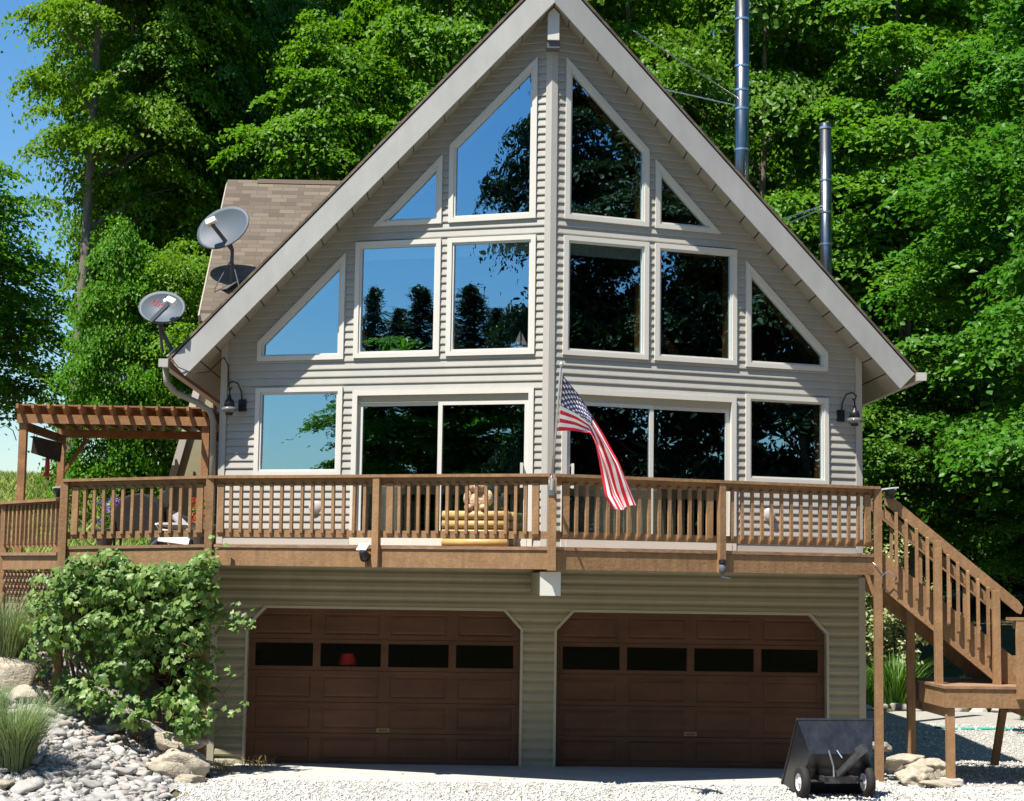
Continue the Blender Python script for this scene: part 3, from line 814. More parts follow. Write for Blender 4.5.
BAL = baluster_mesh(.038, 3.02, 3.685, 'baluster'); BALW = baluster_mesh(.086, 3.02, 3.685, 'wide_baluster')
BALL = baluster_mesh(.038, 2.86, 3.43, 'baluster')
def railing(a, b, zc, dz=(0, 0), n=13, wide=(True, True), t0=.1, t1=.1, BAL=BAL, cap=True, low=3.05, parent=None):
    """cap plus top rail is the part; bottom rail and balusters its sub-parts"""
    mb = MB()
    seg(mb, a, b, zc - .037 + dz[0], zc + dz[0], zc - .037 + dz[1], zc + dz[1], 0.02, .14)
    seg(mb, a, b, zc - .13 + dz[0], zc - .04 + dz[0], zc - .13 + dz[1], zc - .04 + dz[1], -.02, .038)
    r = mb.build('railing', M['deck'], parent or deck)
    mb = MB(); seg(mb, a, b, low - .05 + dz[0], low + .04 + dz[0], low - .05 + dz[1], low + .04 + dz[1], -.02, .038); mb.build('bottom_rail', M['deck'], r)
    A = Vector((*a, 0)); B = Vector((*b, 0)); d = B - A; L = d.length; d.normalize(); nn = Vector((d.y, -d.x, 0))
    ang = math.atan2(d.y, d.x)
    pos = [t0 + (L - t0 - t1) * k / (n - 1) for k in range(n)]
    for k, s in enumerate(pos):
        wd = (k == 0 and wide[0]) or (k == n - 1 and wide[1])
        me = BALW if wd else BAL
        o = bpy.data.objects.new('baluster', me); COL.objects.link(o)
        p = A + d * s + nn * .02
        o.location = (p.x, p.y, 3.35 + dz[0] + (dz[1] - dz[0]) * s / L); o.rotation_euler = (random.uniform(-.006, .006), random.uniform(-.01, .01), ang)
        put(o, r)
    return r
def lerp2(a, b, t): return (a[0] + (b[0] - a[0]) * t, a[1] + (b[1] - a[1]) * t)
PL = lerp2(LC, T, .508); PR = lerp2(T, RC, .497)
railing(LC, PL, ZR, n=15, wide=(True, False), t0=.17, t1=.17)
railing(PL, T, ZR, n=16, wide=(True, True), t0=.17, t1=.2)
railing(T, PR, ZR, n=15, wide=(True, True), t0=.17, t1=.16)
railing(PR, RC, ZR, n=15, wide=(False, True), t0=.16, t1=.16)
railing(LE, LC, ZR, (SAG, 0), n=14, wide=(True, True), t0=.16, t1=.13)
railing(LL1, LL0, 3.49, n=13, wide=(False, False), t0=.06, t1=.1, BAL=BALL, low=2.9)
railing(LL2, LL1, 3.49, n=14, wide=(False, False), t0=.06, t1=.1, BAL=BALL, low=2.9)
def post(p, z0, z1, w=.09, rot=0., name='post', m='deck', par=None):
    mb = MB(); h = w / 2
    mb.box(-h, h, -h, h, 0, z1 - z0)
    R_ = Matrix.Translation((p[0], p[1], z0)) @ Matrix.Rotation(rot, 4, 'Z'); mb.v = [tuple(R_ @ Vector(v)) for v in mb.v]
    return mb.build(name, M[m], par or deck, bevel=.004)
off = lambda p, dx, dy: (p[0] + dx, p[1] + dy)
post(off(PL, -.012, -.035), 2.63, ZR - .04, rot=-.36); post(off(PR, .012, -.035), 2.63, ZR - .04, rot=.36)
post(off(T, 0, -.03), 2.62, ZR - .04, .1)
post(off(LC, 0, -.03), .0, ZR - .04, .1); post(off(RC, 0, -.03), -.05, ZR - .04, .1); post(off(LE, 0, -.03), .7, ZR + SAG - .04, .1)
post(LL1, 1.6, 3.45, .09); post(LL2, 2.0, 3.45, .09); post((-7.0, .6), 1.4, 2.54, .09)
# lattice skirt below the lower deck
lt = MB()
for k in range(16):
    for sgn in (1, -1):
        a = lerp2(LL1, LL0, k / 15.); b = lerp2(LL1, LL0, min(1, max(0, k / 15. + sgn * .32)))
        y = .012 * sgn
        lt.bar((a[0], a[1] + y, 2.52), (b[0], b[1] + y, 2.52 - (abs(b[0] - a[0]) + abs(b[1] - a[1])) * .95), .035, .008, (0, 1, 0))
lt.build('lattice', M['deck_top'], deck)

# ------------------------------------------------------------------ staircase on the right
st = thing('deck_staircase', 'brown wooden staircase with landing going down to the right of the deck', 'staircase', (5.8, -.8, 0))
SL = -.775
Y0, Y1 = -1.11, -.02
def szt(x): return 2.90 + SL * (x - 4.45)       # nosing line
for y in (Y0, Y1):
    mb = MB(); x1 = 6.0
    mb.prism([(4.40, y, szt(4.40) - .02), (x1 + .45, y, szt(x1 + .45) - .02), (x1 + .45, y, 1.26), (x1 - .12, y, 1.26), (4.40, y, szt(4.40) - .49)], (0, .04, 0))
    mb.build('stringer', M['deck'], st)
for k in range(8):
    z = 2.9 - (k + 1) * (1.65 / 9); x = 4.45 + (2.9 - z) / .775 - .2
    mb = MB(); mb.box(x - .02, x + .26, Y0 + .042, Y1 - .002, z - .04, z); mb.build('tread', M['deck_top'], st)
def hz(x): return 3.61 - .805 * (x - 4.57)
for y in (Y0 - .01,):
    mb = MB(); mb.prism([(4.42, y - .03, hz(4.42)), (6.16, y - .03, hz(6.16)), (6.22, y - .03, hz(6.2) - .05), (6.19, y - .03, hz(6.19) - .15), (6.14, y - .03, hz(6.14) - .175), (4.42, y - .03, hz(4.42) - .175)], (0, .038, 0))
    mb.prism([(4.42, y + .0, hz(4.42) - .22), (5.75, y + .0, hz(5.75) - .22), (5.75, y + .0, hz(5.75) - .36), (4.42, y + .0, hz(4.42) - .36)], (0, .037, 0))
    mb.build('handrail', M['deck'], st)
mb = MB(); y = Y1
mb.prism([(4.42, y, hz(4.42)), (6.2, y, hz(6.2)), (6.2, y, hz(6.2) - .14), (4.42, y, hz(4.42) - .14)], (0, .038, 0)); mb.build('handrail', M['deck'], st)
for x in (4.56, 4.69, 4.825, 4.965, 5.235, 5.36, 5.49, 5.62, 5.75 - .0):
    mb = MB(); zt = hz(x) - .155; zb = szt(x) - .30
    w = .019
    mb.hexa([(x - w, Y0 - .083, zb + .03), (x + w, Y0 - .083, zb + .03), (x + w, Y0 - .047, zb), (x - w, Y0 - .047, zb)],
            [(x - w, Y0 - .083, zt - .012), (x + w, Y0 - .083, zt - .012), (x + w, Y0 - .047, zt), (x - w, Y0 - .047, zt)]); mb.build('baluster', M['deck'], st)
for x in (4.6, 4.8, 5.0, 5.2, 5.4, 5.6, 5.8):
    mb = MB(); mb.box(x - .019, x + .019, Y1 + .04, Y1 + .076, szt(x) - .2, hz(x) - .1); mb.build('baluster', M['deck'], st)
mb = MB(); mb.box(5.04, 5.135, Y0 - .142, Y0 - .05, 1.25, hz(5.09) - .1); mb.build('newel_post', M['deck'], st, bevel=.004)
mb = MB(); mb.box(5.80, 5.89, Y0 - .135, Y0 - .045, 1.25, hz(5.84) - .13); mb.build('newel_post', M['deck'], st, bevel=.004)
LX0, LX1, LY0, LY1, LZ = 5.05, 7.4, -1.64, .3, 1.255
mb = MB(); 
for k in range(13):
    y = LY0 - .02 + k * .149; mb.box(LX0 - .02, LX1, y, y + .142, LZ - .035, LZ)
mb.build('landing_floor', M['deck_top'], st)
mb = MB(); mb.box(LX0, LX1, LY0, LY0 + .04, LZ - .275, LZ - .037); mb.build('landing_rim', M['deck'], st)
mb = MB(); mb.box(LX0, LX0 + .04, LY0 + .042, LY1, LZ - .275, LZ - .037); mb.build('landing_rim', M['deck'], st)
mb = MB(); mb.box(LX0 + .045, LX0 + .083, LY0 + .042, LY1, LZ - .40, LZ - .28); mb.build('landing_brace', M['deck'], st)
for (x, y, z0, z1) in ((5.13, -1.55, .10, LZ - .28), (4.95, -.35, .05, 2.2), (6.5, -1.55, .1, LZ - .28)):
    mb = MB(); mb.box(x - .05, x + .05, y - .05, y + .05, z0, z1); mb.build('landing_post', M['deck'], st, bevel=.004)
mb = MB(); mb.bar((6.2, .1, .1), (6.35, .1, .95), .09, .09, (0, 1, 0)); mb.bar((6.33, .1, .9), (6.9, .1, .7), .09, .09, (0, 1, 0)); mb.build('landing_brace', M['deck'], st)
# landing railing
mb = MB(); mb.box(5.86, LX1, LY0 - .05, LY0 + .09, 2.085, 2.122); mb.box(5.93, LX1, LY0 + .0, LY0 + .036, 1.98, 2.083); r = mb.build('landing_rail', M['deck'], st)
mb = MB(); mb.box(5.95, 6.05, LY0 - .045, LY0 - .003, 1.1, 2.083); mb.build('newel_post', M['deck'], st)
mb = MB(); mb.box(5.93, LX1, LY0 + .0, LY0 + .036, 1.40, 1.48); mb.build('bottom_rail', M['deck'], st)
for k in range(8):
    x = 6.2 + .14 * k; mb = MB(); mb.box(x - .019, x + .019, LY0 - .04, LY0 - .003, 1.36, 2.02); mb.build('baluster', M['deck'], st)

# ------------------------------------------------------------------ pergola
pg = thing('cedar_pergola', 'orange stained cedar pergola over the left end of the deck', 'pergola', (-6.7, 5.9, 2.8))
PX0, PX1, PY0, PY1 = -8.26, -5.2, 4.5, 7.3
for (x, y, m, nm) in ((PX0 + .07, PY0 + .08, 'cedar', 'post'), (PX0 + .07, PY1, 'cedar', 'post'), (PX1 - .05, PY0 + .08, 'cedar', 'post'), (PX1 - .05, PY1, 'cedar', 'post')):
    mb = MB(); mb.box(x - .06, x + .06, y - .06, y + .06, 2.75, 4.92); mb.build(nm, M[m], pg, bevel=.004)
for y in (PY0, PY1 + .08):
    mb = MB(); mb.box(PX0 - .02, PX1 + .03, y - .02, y + .02, 4.905, 5.05); mb.build('beam', M['cedar'], pg)
for x in (PX0 + .1, PX1 - .1):
    mb = MB(); mb.box(x - .02, x + .02, PY0 + .022, PY1 + .058, 4.79, 4.93); mb.build('side_beam', M['cedar_dark'], pg)
for k in range(13):
    x = PX0 + .05 + k * (PX1 - PX0 - .1) / 12
    mb = MB(); mb.prism([(x - .02, PY0 - .32, 5.12), (x - .02, PY0 - .2, 5.052), (x - .02, PY1 + .4, 5.052), (x - .02, PY1 + .4, 5.19), (x - .02, PY0 - .32, 5.19)], (.04, 0, 0)); mb.build('rafter', M['cedar'], pg)
mb = MB(); mb.box(PX0 - .03, PX1 + .03, PY0 + .03, PY1 + .35, 5.192, 5.215); mb.build('roof_panel', M['cedar'], pg)
for sgn, x in ((1, PX0 + .07),):
    for y in (PY1,):
        mb = MB(); mb.bar((x, y, 4.2), (x + .45, y, 4.88), .05, .09, (0, 1, 0)); mb.build('knee_brace', M['cedar_dark'], pg)

# hanging feeders
hf = thing('hummingbird_feeder', 'red glass hummingbird feeder on a thin curved hook beside the pergola', 'feeder', (-8.55, 4.5, 4.3))
mb = MB(); mb.tube([(PX0 - .02, 4.5, 4.62), (PX0 - .08, 4.5, 4.78), (PX0 - .2, 4.5, 4.86), (PX0 - .34, 4.5, 4.80), (PX0 - .40, 4.5, 4.62), (PX0 - .40, 4.5, 4.5)], .008, 6); mb.build('hook', M['iron'], hf)
fx = PX0 - .40
mb = MB(); mb.lathe([(0, 4.5), (.03, 4.5), (.05, 4.42), (.06, 4.28), (.05, 4.2), (0, 4.2)], Matrix.Translation((fx, 4.5, 0)), 14); mb.build('bottle', M['red'], hf, smooth=True)
mb = MB(); mb.lathe([(0, 4.2), (.09, 4.19), (.09, 4.165), (0, 4.16)], Matrix.Translation((fx, 4.5, 0)), 14); mb.build('base', M['red'], hf)
bf = thing('roofed_bird_feeder', 'dark wooden hanging sign board with a red feeder below it under the pergola', 'feeder', (-8.12, 4.8, 4.3))
bx_ = -7.92; by = 5.0
mb = MB(); mb.tube([(bx_ - .2, by, 4.92), (bx_ - .2, by, 4.70)], .006, 5); mb.tube([(bx_ + .16, by + .1, 4.92), (bx_ + .16, by + .1, 4.62)], .006, 5); mb.build('chain', M['iron'], bf)
mb = MB(); mb.prism([(bx_ - .24, by, 4.46), (bx_ + .2, by + .1, 4.32), (bx_ + .22, by + .1, 4.64), (bx_ - .22, by, 4.74)], (.01, .05, 0)); mb.build('board', mat('weathered_board', (.05, .043, .035), .9, .1, noise=(8, .3)), bf)
mb = MB(); mb.lathe([(0, 4.38), (.035, 4.38), (.04, 4.2), (.03, 4.12), (.09, 4.1), (.09, 4.08), (0, 4.07)], Matrix.Translation((bx_ + .03, by + .02, 0)), 12); mb.build('nectar_tube', M['red'], bf, smooth=True)
hk = MB(); hx = -5.55; hk.tube([(hx, 7.2, 4.8), (hx, 7.2, 4.62), (hx - .08, 7.2, 4.5), (hx - .05, 7.2, 4.4), (hx + .02, 7.2, 4.33), (hx + .08, 7.2, 4.42), (hx + .06, 7.2, 4.52), (hx, 7.2, 4.6)], .012, 6)
tag(hk.build('plant_hook', M['iron'], smooth=True), 'black wrought iron scroll hook hanging under the right end of the pergola', 'hook')

# things on the left deck: covered grill, chair, flower pots
gr = thing('covered_grill', 'barbecue grill under a black cover behind the left deck railing', 'grill', (-5.55, 1.2, 2.9))
mb = MB(); gx, gy = -5.62, 1.2
prof = []
for k in range(13):
    t = math.pi * k / 12; prof.append((gx - .47 * math.cos(t) * .78, 3.28 + .36 * math.sin(t)))
poly = [(gx - .39, 3.08)] + [(x, z) for x, z in prof] + [(gx + .39, 3.08)]
mb.prism([(x, gy - .3, z) for x, z in poly], (0, .6, 0)); mb.build('cover', M['cover'], gr, bevel=.03)
mb = MB(); mb.prism([(gx + .39, gy - .25, 3.1), (gx + .39, gy - .25, 3.42), (gx + .8, gy - .25, 3.27), (gx + .82, gy - .25, 3.1)], (0, .5, 0)); mb.build('side_shelf_cover', M['cover'], gr, bevel=.02)
for dx in (-.33, .33, .76):
    for dy in (-.22, .22):
        mb = MB(); mb.tube([(gx + dx, gy + dy, 2.9), (gx + dx, gy + dy, 3.12)], .018, 8); mb.build('leg', M['iron'], gr)
ch = thing('deck_chair', 'white folding deck chair between the covered grill and red flowers', 'chair', (-4.95, .4, 2.9))
mb = MB(); cx, cy = -4.98, .3
mb.bar((cx - .05, cy, 3.20), (cx + .05, cy + .5, 3.16), .45, .03); mb.build('seat', M['chairwhite'], ch)
mb = MB(); mb.bar((cx, cy + .5, 3.16), (cx + .06, cy + .7, 3.22), .45, .03, (0, 1, 0)); mb.build('backrest', M['chairwhite'], ch)
mb = MB(); mb.bar((cx - .02, cy - .12, 2.93), (cx + .0, cy - .02, 3.10), .42, .02, (0, 1, 0)); mb.build('footrest', M['chairwhite'], ch)
for dx in (-.22, .22):
    mb = MB(); mb.tube([(cx + dx - .1, cy - .1, 2.9), (cx + dx + .12, cy + .5, 3.22)], .012, 6); mb.build('leg', M['metal2'], ch)
    mb = MB(); mb.tube([(cx + dx + .05, cy + .55, 2.9), (cx + dx - .05, cy - .05, 3.19)], .012, 6); mb.build('leg', M['metal2'], ch)
def flowerpot(x, y, z, fm, label, hgt=.35):
    t = thing('flower_pot', label, 'flower pot', (x, y, z))
    mb = MB(); mb.lathe([(0, z), (.10, z), (.14, z + .2), (.15, z + .2), (.15, z + .23), (.12, z + .23), (0, z + .21)], Matrix.Translation((x, y, 0)), 16); mb.build('pot', M['pot'], t)
    rs = random.Random(x); g = MB(); fl = MB()
    for _ in range(150):
        a = rs.uniform(0, 6.28); r = rs.uniform(0, .2); zz = z + .25 + rs.uniform(0, hgt)
        p = Vector((x + r * math.cos(a), y + r * math.sin(a), zz)); d = Vector((rs.uniform(-1, 1), rs.uniform(-1, 1), rs.uniform(-.2, 1))).normalized() * .05
        n = d.cross(Vector((rs.uniform(-1, 1), rs.uniform(-1, 1), 1))).normalized() * .025
        g.add([p, p + d * .5 + n, p + d, p + d * .5 - n], [(0, 1, 2, 3)])
    for _ in range(26):
        a = rs.uniform(0, 6.28); r = rs.uniform(.05, .22); c = Vector((x + r * math.cos(a), y + r * math.sin(a) - .03, z + .3 + rs.uniform(0, hgt)))
        for k in range(5):
            b = k * 1.2566; d = Vector((math.cos(b), -.3, math.sin(b))) * .032; e = Vector((math.cos(b + .6), -.2, math.sin(b + .6))) * .028
            fl.add([c, c + d, c + d + e * .4, c + e], [(0, 1, 2, 3)])
    g.build('foliage', M['blade'], t, recalc=False); fl.build('blossoms', M[fm], t, recalc=False)
flowerpot(-4.62, .2, 2.9, 'flower_red', 'pot of red flowers on the deck beside the house corner')
flowerpot(-6.08, .95, 2.9, 'flower_purple', 'pot of purple flowers beside the covered grill')

# ------------------------------------------------------------------ lanterns, spotlights, post lights
def lantern(s, label):
    f = wing(s); u = 4.13
    t = thing('wall_lantern', label, 'lantern', f(u, 4.75, 0), 'wall lanterns at the house corners')
    uu = Vector((s * Wc / NW, P / NW, 0)) if False else (Vector(f(1, 0)) - Vector(f(0, 0)))
    nn = Vector(f(0, 0, 1)) - Vector(f(0, 0, 0))
    c = Vector(f(u - .06, 4.80, .02))
    mb = MB(); mb.bar(c + Vector((0, 0, -.08)), c + Vector((0, 0, .08)), .11, .03, nn); mb.build('back_plate', M['iron'], t)
    pts = [c + nn * .02 + Vector((0, 0, .05)), c + nn * .05 + Vector((0, 0, .18)), c + nn * .1 + uu * .03 + Vector((0, 0, .29)), c + nn * .17 + uu * .08 + Vector((0, 0, .31)), c + nn * .22 + uu * .11 + Vector((0, 0, .26)), c + nn * .2 + uu * .1 + Vector((0, 0, .2)), c + nn * .17 + uu * .08 + Vector((0, 0, .22))]
    mb = MB(); mb.tube(pts, .011, 8)
    q = c + nn * .19 + uu * .1
    mb.tube([q + Vector((0, 0, .21)), q + Vector((0, 0, .08))], .01, 6); mb.build('scroll_arm', M['iron'], t, smooth=True)
    mt = Matrix.Translation(q)
    mb = MB(); mb.lathe([(0, .13), (.02, .12), (.03, .07), (.06, .05), (.075, -.03), (.0, -.03)], mt, 16); mb.build('hood', M['iron'], t, smooth=True)
    mb = MB(); mb.lathe([(.06, -.031), (.1, -.055), (.105, -.085), (.07, -.115), (.0, -.12)], mt, 18); mb.build('glass_shade', M['lampglass'], t, smooth=True)
    mb = MB(); mb.lathe([(.0, -.121), (.055, -.121), (.05, -.15), (0, -.155)], mt, 14); mb.build('bottom_cap', M['iron'], t)
lantern(-1, 'black iron wall lantern at the shaded left corner of the house, beside the downspout')
lantern(1, 'black iron wall lantern at the right corner of the house, above the staircase')
def rimpt(s, u, z, o):
    a = Vector((T[0], T[1], 0)); b = Vector(((LC if s < 0 else RC)[0], LC[1], 0)); d = (b - a).normalized(); n = Vector((s * -d.y, 0, 0))
    n = Vector((d.y, -d.x, 0)) if s > 0 else Vector((-d.y, d.x, 0))
    p = a + d * (u / abs(d.x)); p = p + n * o
    return Vector((p.x, p.y, z)), n, d
t_, n_, d_ = rimpt(-1, 2.24, 2.75, .03)
sl = thing('spotlight', 'small solar spotlight with a pale tilted panel on the left deck fascia', 'spotlight', tuple(t_))
mb = MB(); mb.bar(t_ + Vector((0, 0, -.09)), t_ + n_ * .06 + Vector((0, 0, -.02)), .025, .025); mb.build('bracket', M['cedar_dark'], sl)
mb = MB(); mt = Matrix.Translation(t_ + n_ * .10 + Vector((-.0, 0, .03))) @ Euler((rad(-115), 0, rad(-15))).to_matrix().to_4x4()
mb.lathe([(0, -.09), (.04, -.08), (.06, .0), (.07, .05), (.062, .052)], mt, 14); mb.build('head', M['iron'], sl, smooth=True)
mb = MB(); mb.lathe([(0, .045), (.062, .045)], mt, 14); mb.build('lens', M['lampglass'], sl)
mb = MB(); p = t_ + n_ * .09 + Vector((-.02, 0, .125)); mb.bar(p + n_ * .06 - Vector((0, 0, .035)), p - n_ * .06 + Vector((0, 0, .05)), .13, .012); mb.build('solar_panel', M['panel'], sl)
t_, n_, d_ = rimpt(1, 2.14, 2.68, .03)
sl = thing('floodlight', 'dark ball shaped floodlight below the right deck fascia', 'floodlight', tuple(t_))
mb = MB(); blob(mb, t_ + n_ * .06 + Vector((0, 0, .0)), (.05, .05, .075), 12, amp=0.03); mb.build('head', M['dishback'], sl, smooth=True)
mb = MB(); mb.lathe([(0, .02), (.045, .02), (.05, -.02), (0, -.03)], Matrix.Translation(t_ + n_ * .06 + Vector((0, 0, .09))), 12); mb.build('sensor', M['iron'], sl)
mb = MB(); mb.bar(t_ + n_ * .08 + Vector((-.03, 0, -.1)), t_ + n_ * .1 + Vector((.08, 0, -.12)), .05, .015); mb.build('shield', M['dish'], sl)
def postlight(x, y, z, label):
    t = thing('solar_light', label, 'light', (x, y, z))
    mb = MB(); mb.lathe([(0, 0), (.05, 0), (.055, .06), (.085, .1), (.085, .12)], Matrix.Translation((x, y, z)), 14); mb.build('head', M['iron'], t, smooth=False)
    mb = MB(); mb.bar((x - .08, y - .03, z + .128), (x + .08, y + .03, z + .15), .14, .015); mb.build('solar_panel', M['panel'], t)
postlight(4.48, -1.2, 3.62, 'small black solar light with pale top at the head of the staircase rail')
postlight(-6.42, -.42, 3.50, 'small black solar light with pale top at the lower left deck rail')
# wire snagged at the right deck corner
mb = MB(); mb.tube([(4.25, -1.18, 2.80), (4.38, -1.2, 2.66), (4.33, -1.21, 2.6), (4.45, -1.2, 2.7), (4.55, -1.2, 2.62), (4.5, -1.2, 2.57)], .006, 5)
tag(mb.build('loose_wire', M['metal2'], smooth=True), 'loose silvery wire at the right deck corner above the post', 'wire')

# ------------------------------------------------------------------ flag
fg = thing('flag_on_pole', 'American flag hanging from a slanted pole at the tip of the deck', 'flag', (0, -2.76, 3.7))
PB = Vector((-.02, -2.78, 3.60)); PT = Vector((.012, -4.03, 4.93))
mb = MB(); mb.tube([PB, PT], .013, 10); mb.build('pole', M['pole'], fg, smooth=True)
mb = MB(); mb.lathe([(0, .05), (.022, .03), (.025, .01), (.012, -.01)], Matrix.Translation(PT), 12); mb.build('finial', M['pole'], fg, smooth=True)
mb = MB(); mb.tube([PB - (PT - PB) * .02, PB + (PT - PB) * .1], .022, 10); mb.box(-.05, .02, -2.79, -2.775, 3.52, 3.72); mb.build('bracket', M['metal2'], fg)
mb = MB(); q = PB + (PT - PB) * .96; q2 = PB + (PT - PB) * .55; mb.tube([q + Vector((.02, 0, 0)), q2 + Vector((.03, -.01, 0))], .006, 6); mb.build('halyard', M['lnb'], fg)
# control rows: (t, top x,z ; bottom x,z) relative to the hoist top, metres
CT = [(0, .02, 0, .02, -.62), (.2, .215, -.225, .20, -.635), (.38, .38, -.485, .36, -.665), (.5, .53, -.70, .415, -.83), (.7, .73, -1.02, .50, -1.16), (.85, .85, -1.30, .56, -1.44), (1.0, .93, -1.52, .66, -1.60)]
def ctl(t):
    for a, b in zip(CT, CT[1:]):
        if t <= b[0] + 1e-9:
            w = (t - a[0]) / (b[0] - a[0]); w2 = w
            return [a[i] + (b[i] - a[i]) * w2 for i in range(1, 5)]
HT = PB + (PT - PB) * .935
NU, NV = 48, 52
mb = MB()
def fpt(t, v):
    x0, z0, x1, z1 = [q * .965 for q in ctl(t)]
    x = x0 + (x1 - x0) * v; z = z0 + (z1 - z0) * v
    y = -.22 * 0 + .42 * v * (1 - t) * .0
    # hoist follows the slanted pole; below it the cloth falls in folds
    y = .58 * v * max(0, 1 - t * 2.2) + .10 * t
    amp = .075 * sst(.1, .5, t)
    y += amp * math.sin(v * 9.5 + t * 3.) + .02 * math.sin(t * 14 + v * 4)
    z += .012 * math.sin(v * 9.5 + t * 5) * sst(.1, .4, t); x += .015 * math.sin(v * 12 + t * 6) * sst(.2, .6, t)
    return HT + Vector((x, y, z))
for i in range(NU + 1):
    for j in range(NV + 1): mb.v.append(tuple(fpt(i / NU, j / NV)))
for i in range(NU):
    for j in range(NV):
        a = i * (NV + 1) + j; mb.f.append((a, a + 1, a + NV + 2, a + NV + 1))
        st_ = int(j / NV * 13); can = st_ < 7 and (i + .5) / NU < .4
        mb.m.append(2 if can else (0 if st_ % 2 == 0 else 1))
# stars, five points each, lying on both faces of the canton
for r in range(9):
    for c in range(6 if r % 2 == 0 else 5):
        tt = .4 * ((c + .5) / 6 if r % 2 == 0 else (c + 1) / 6.); vv = 7 / 13 * (r + .75) / 9.5
        o = fpt(tt, vv); du = (fpt(tt + .01, vv) - o) / .01; dv = (fpt(tt, vv + .01) - o) / .01
        nn = du.cross(dv).normalized()
        for sg in (1, -1):
            b = len(mb.v); mb.v.append(tuple(o + nn * .004 * sg))
            for k in range(10):
                R_ = 1 if k % 2 == 0 else .42; an = k * math.pi / 5
                mb.v.append(tuple(o + nn * .004 * sg + du * (.024 * R_ * math.sin(an)) - dv * (.036 * R_ * math.cos(an))))
            for k in range(10):
                mb.f.append((b, b + 1 + k, b + 1 + (k + 1) % 10)); mb.m.append(1)
mb.build('flag_cloth', [M['fred'], M['fwhite'], M['fblue']], fg, smooth=True, recalc=False)

# ------------------------------------------------------------------ satellite dishes
def dish(label, c, nrm, roll, a, b, base, feed, logo=False):
    t = thing('satellite_dish', label, 'satellite dish', base)
    n = Vector(nrm).normalized(); c = Vector(c)
    x = Vector((0, 0, 1)).cross(n).normalized(); y = n.cross(x)
    x2 = x * math.cos(roll) + y * math.sin(roll); y2 = y * math.cos(roll) - x * math.sin(roll)
    mb = MB(); NRr, NA = 8, 40
    for side, off_ in ((0, 0.), (1, -.02)):
        for i in range(NRr + 1):
            r = i / NRr
            for k in range(NA):
                w = 2 * math.pi * k / NA
                p = c + x2 * (a * r * math.cos(w)) + y2 * (b * r * math.sin(w)) + n * ((r * r - 1) * .09 + off_)
                mb.v.append(tuple(p))
    for side in (0, 1):
        o = side * (NRr + 1) * NA
        for i in range(NRr):
            for k in range(NA):
                k2 = (k + 1) % NA; mb.f.append((o + i * NA + k, o + (i + 1) * NA + k, o + (i + 1) * NA + k2, o + i * NA + k2)); mb.m.append(side)
    o0 = NRr * NA; o1 = (NRr + 1) * NA + NRr * NA
    for k in range(NA):
        k2 = (k + 1) % NA; mb.f.append((o0 + k, o1 + k, o1 + k2, o0 + k2)); mb.m.append(1)
    r_ = mb.build('reflector', [M['dish'], M['dishback']], t, smooth=True)
    F_ = Vector(feed); low = c - y2 * b * .93 + x2 * a * .1
    return t, r_, c, n, x2, y2, low
# upper dish on the side roof
bs = Vector((-5.42, 8.25, 7.86))
t, r_, c, n, x2, y2, low = dish('large grey satellite dish on a tripod pole on the shingled side roof', (-5.6, 8.2, 8.93), (-.30, -.86, .34), .45, .53, .44, tuple(bs), (-5.8, 7.6, 8.95))
mb = MB(); mb.tube([bs, bs + Vector((0, 0, .35)), bs + Vector((-.0, .0, .66)), c - n * .13], .035, 10); mb.build('mast', M['dishdark'], t, smooth=True)
for q in ((-.30, -.12, -.12), (.25, -.3, -.31), (0, .4, .40)):
    mb = MB(); mb.tube([bs + Vector((0, 0, .5)), bs + Vector(q)], .012, 6); mb.build('stay', M['dishdark'], t)
mb = MB(); mb.bar(bs + Vector((-.12, -.12, -.11)), bs + Vector((.12, .12, .13)), .2, .02); mb.build('foot_plate', M['dishdark'], t)
fd = c + n * .30 - x2 * .10 - y2 * .02
mb = MB(); mb.bar(bs + Vector((0, -.05, .66)), fd - y2 * .06, .045, .06); mb.build('feed_arm', M['dishdark'], t)
mb = MB(); mb.bar(fd - x2 * .1, fd + x2 * .1, .12, .13, n); mb.build('receiver', M['lnb'], t, bevel=.02)
# lower dish at the left rake end
bs = Vector((-5.02, -.36, 5.47))
t, r_, c, n, x2, y2, low = dish('grey satellite dish with red lettering at the left end of the roof', (-5.16, -.42, 6.08), (-.12, -.84, .52), -.36, .335, .27, tuple(bs), (0, 0, 0), True)
mb = MB(); mb.tube([bs + Vector((.05, .0, -.05)), bs + Vector((-.14, .1, .28)), c - n * .1 - y2 * .12], .03, 8); mb.tube([bs + Vector((-.12, .02, .0)), c - n * .1 - y2 * .12], .02, 8); mb.build('mast', M['dishdark'], t, smooth=True)
mb = MB(); mb.bar(bs + Vector((-.05, 0, -.06)), bs + Vector((.06, 0, .05)), .14, .02, (0, 0, 1)); mb.build('foot_plate', M['trim'], t)
fd = c + n * .20 + x2 * .20 - y2 * .01
mb = MB(); mb.bar(c - y2 * .268 + x2 * .0 + n * .0, fd - y2 * .05, .04, .05); mb.build('feed_arm', M['dish'], t)
mb = MB(); mb.bar(fd - x2 * .06 + y2 * .02, fd + x2 * .08, .085, .085, n); mb.lathe([(0, .05), (.035, .045), (.04, 0), (.035, -.05)], Matrix.Translation(fd - x2 * .075 - n * .04) @ n.to_track_quat('Z', 'Y').to_matrix().to_4x4(), 12); mb.build('receiver', M['lnb'], t, bevel=.012)
cu = bpy.data.curves.new('lettering', 'FONT'); cu.body = 'dish'; cu.size = .155; cu.extrude = .002; cu.align_x = 'CENTER'; cu.materials.append(M['logo'])
tmp = bpy.data.objects.new('lettering_curve', cu); lm = bpy.data.meshes.new_from_object(tmp); bpy.data.objects.remove(tmp)
o = bpy.data.objects.new('lettering', lm); COL.objects.link(o)
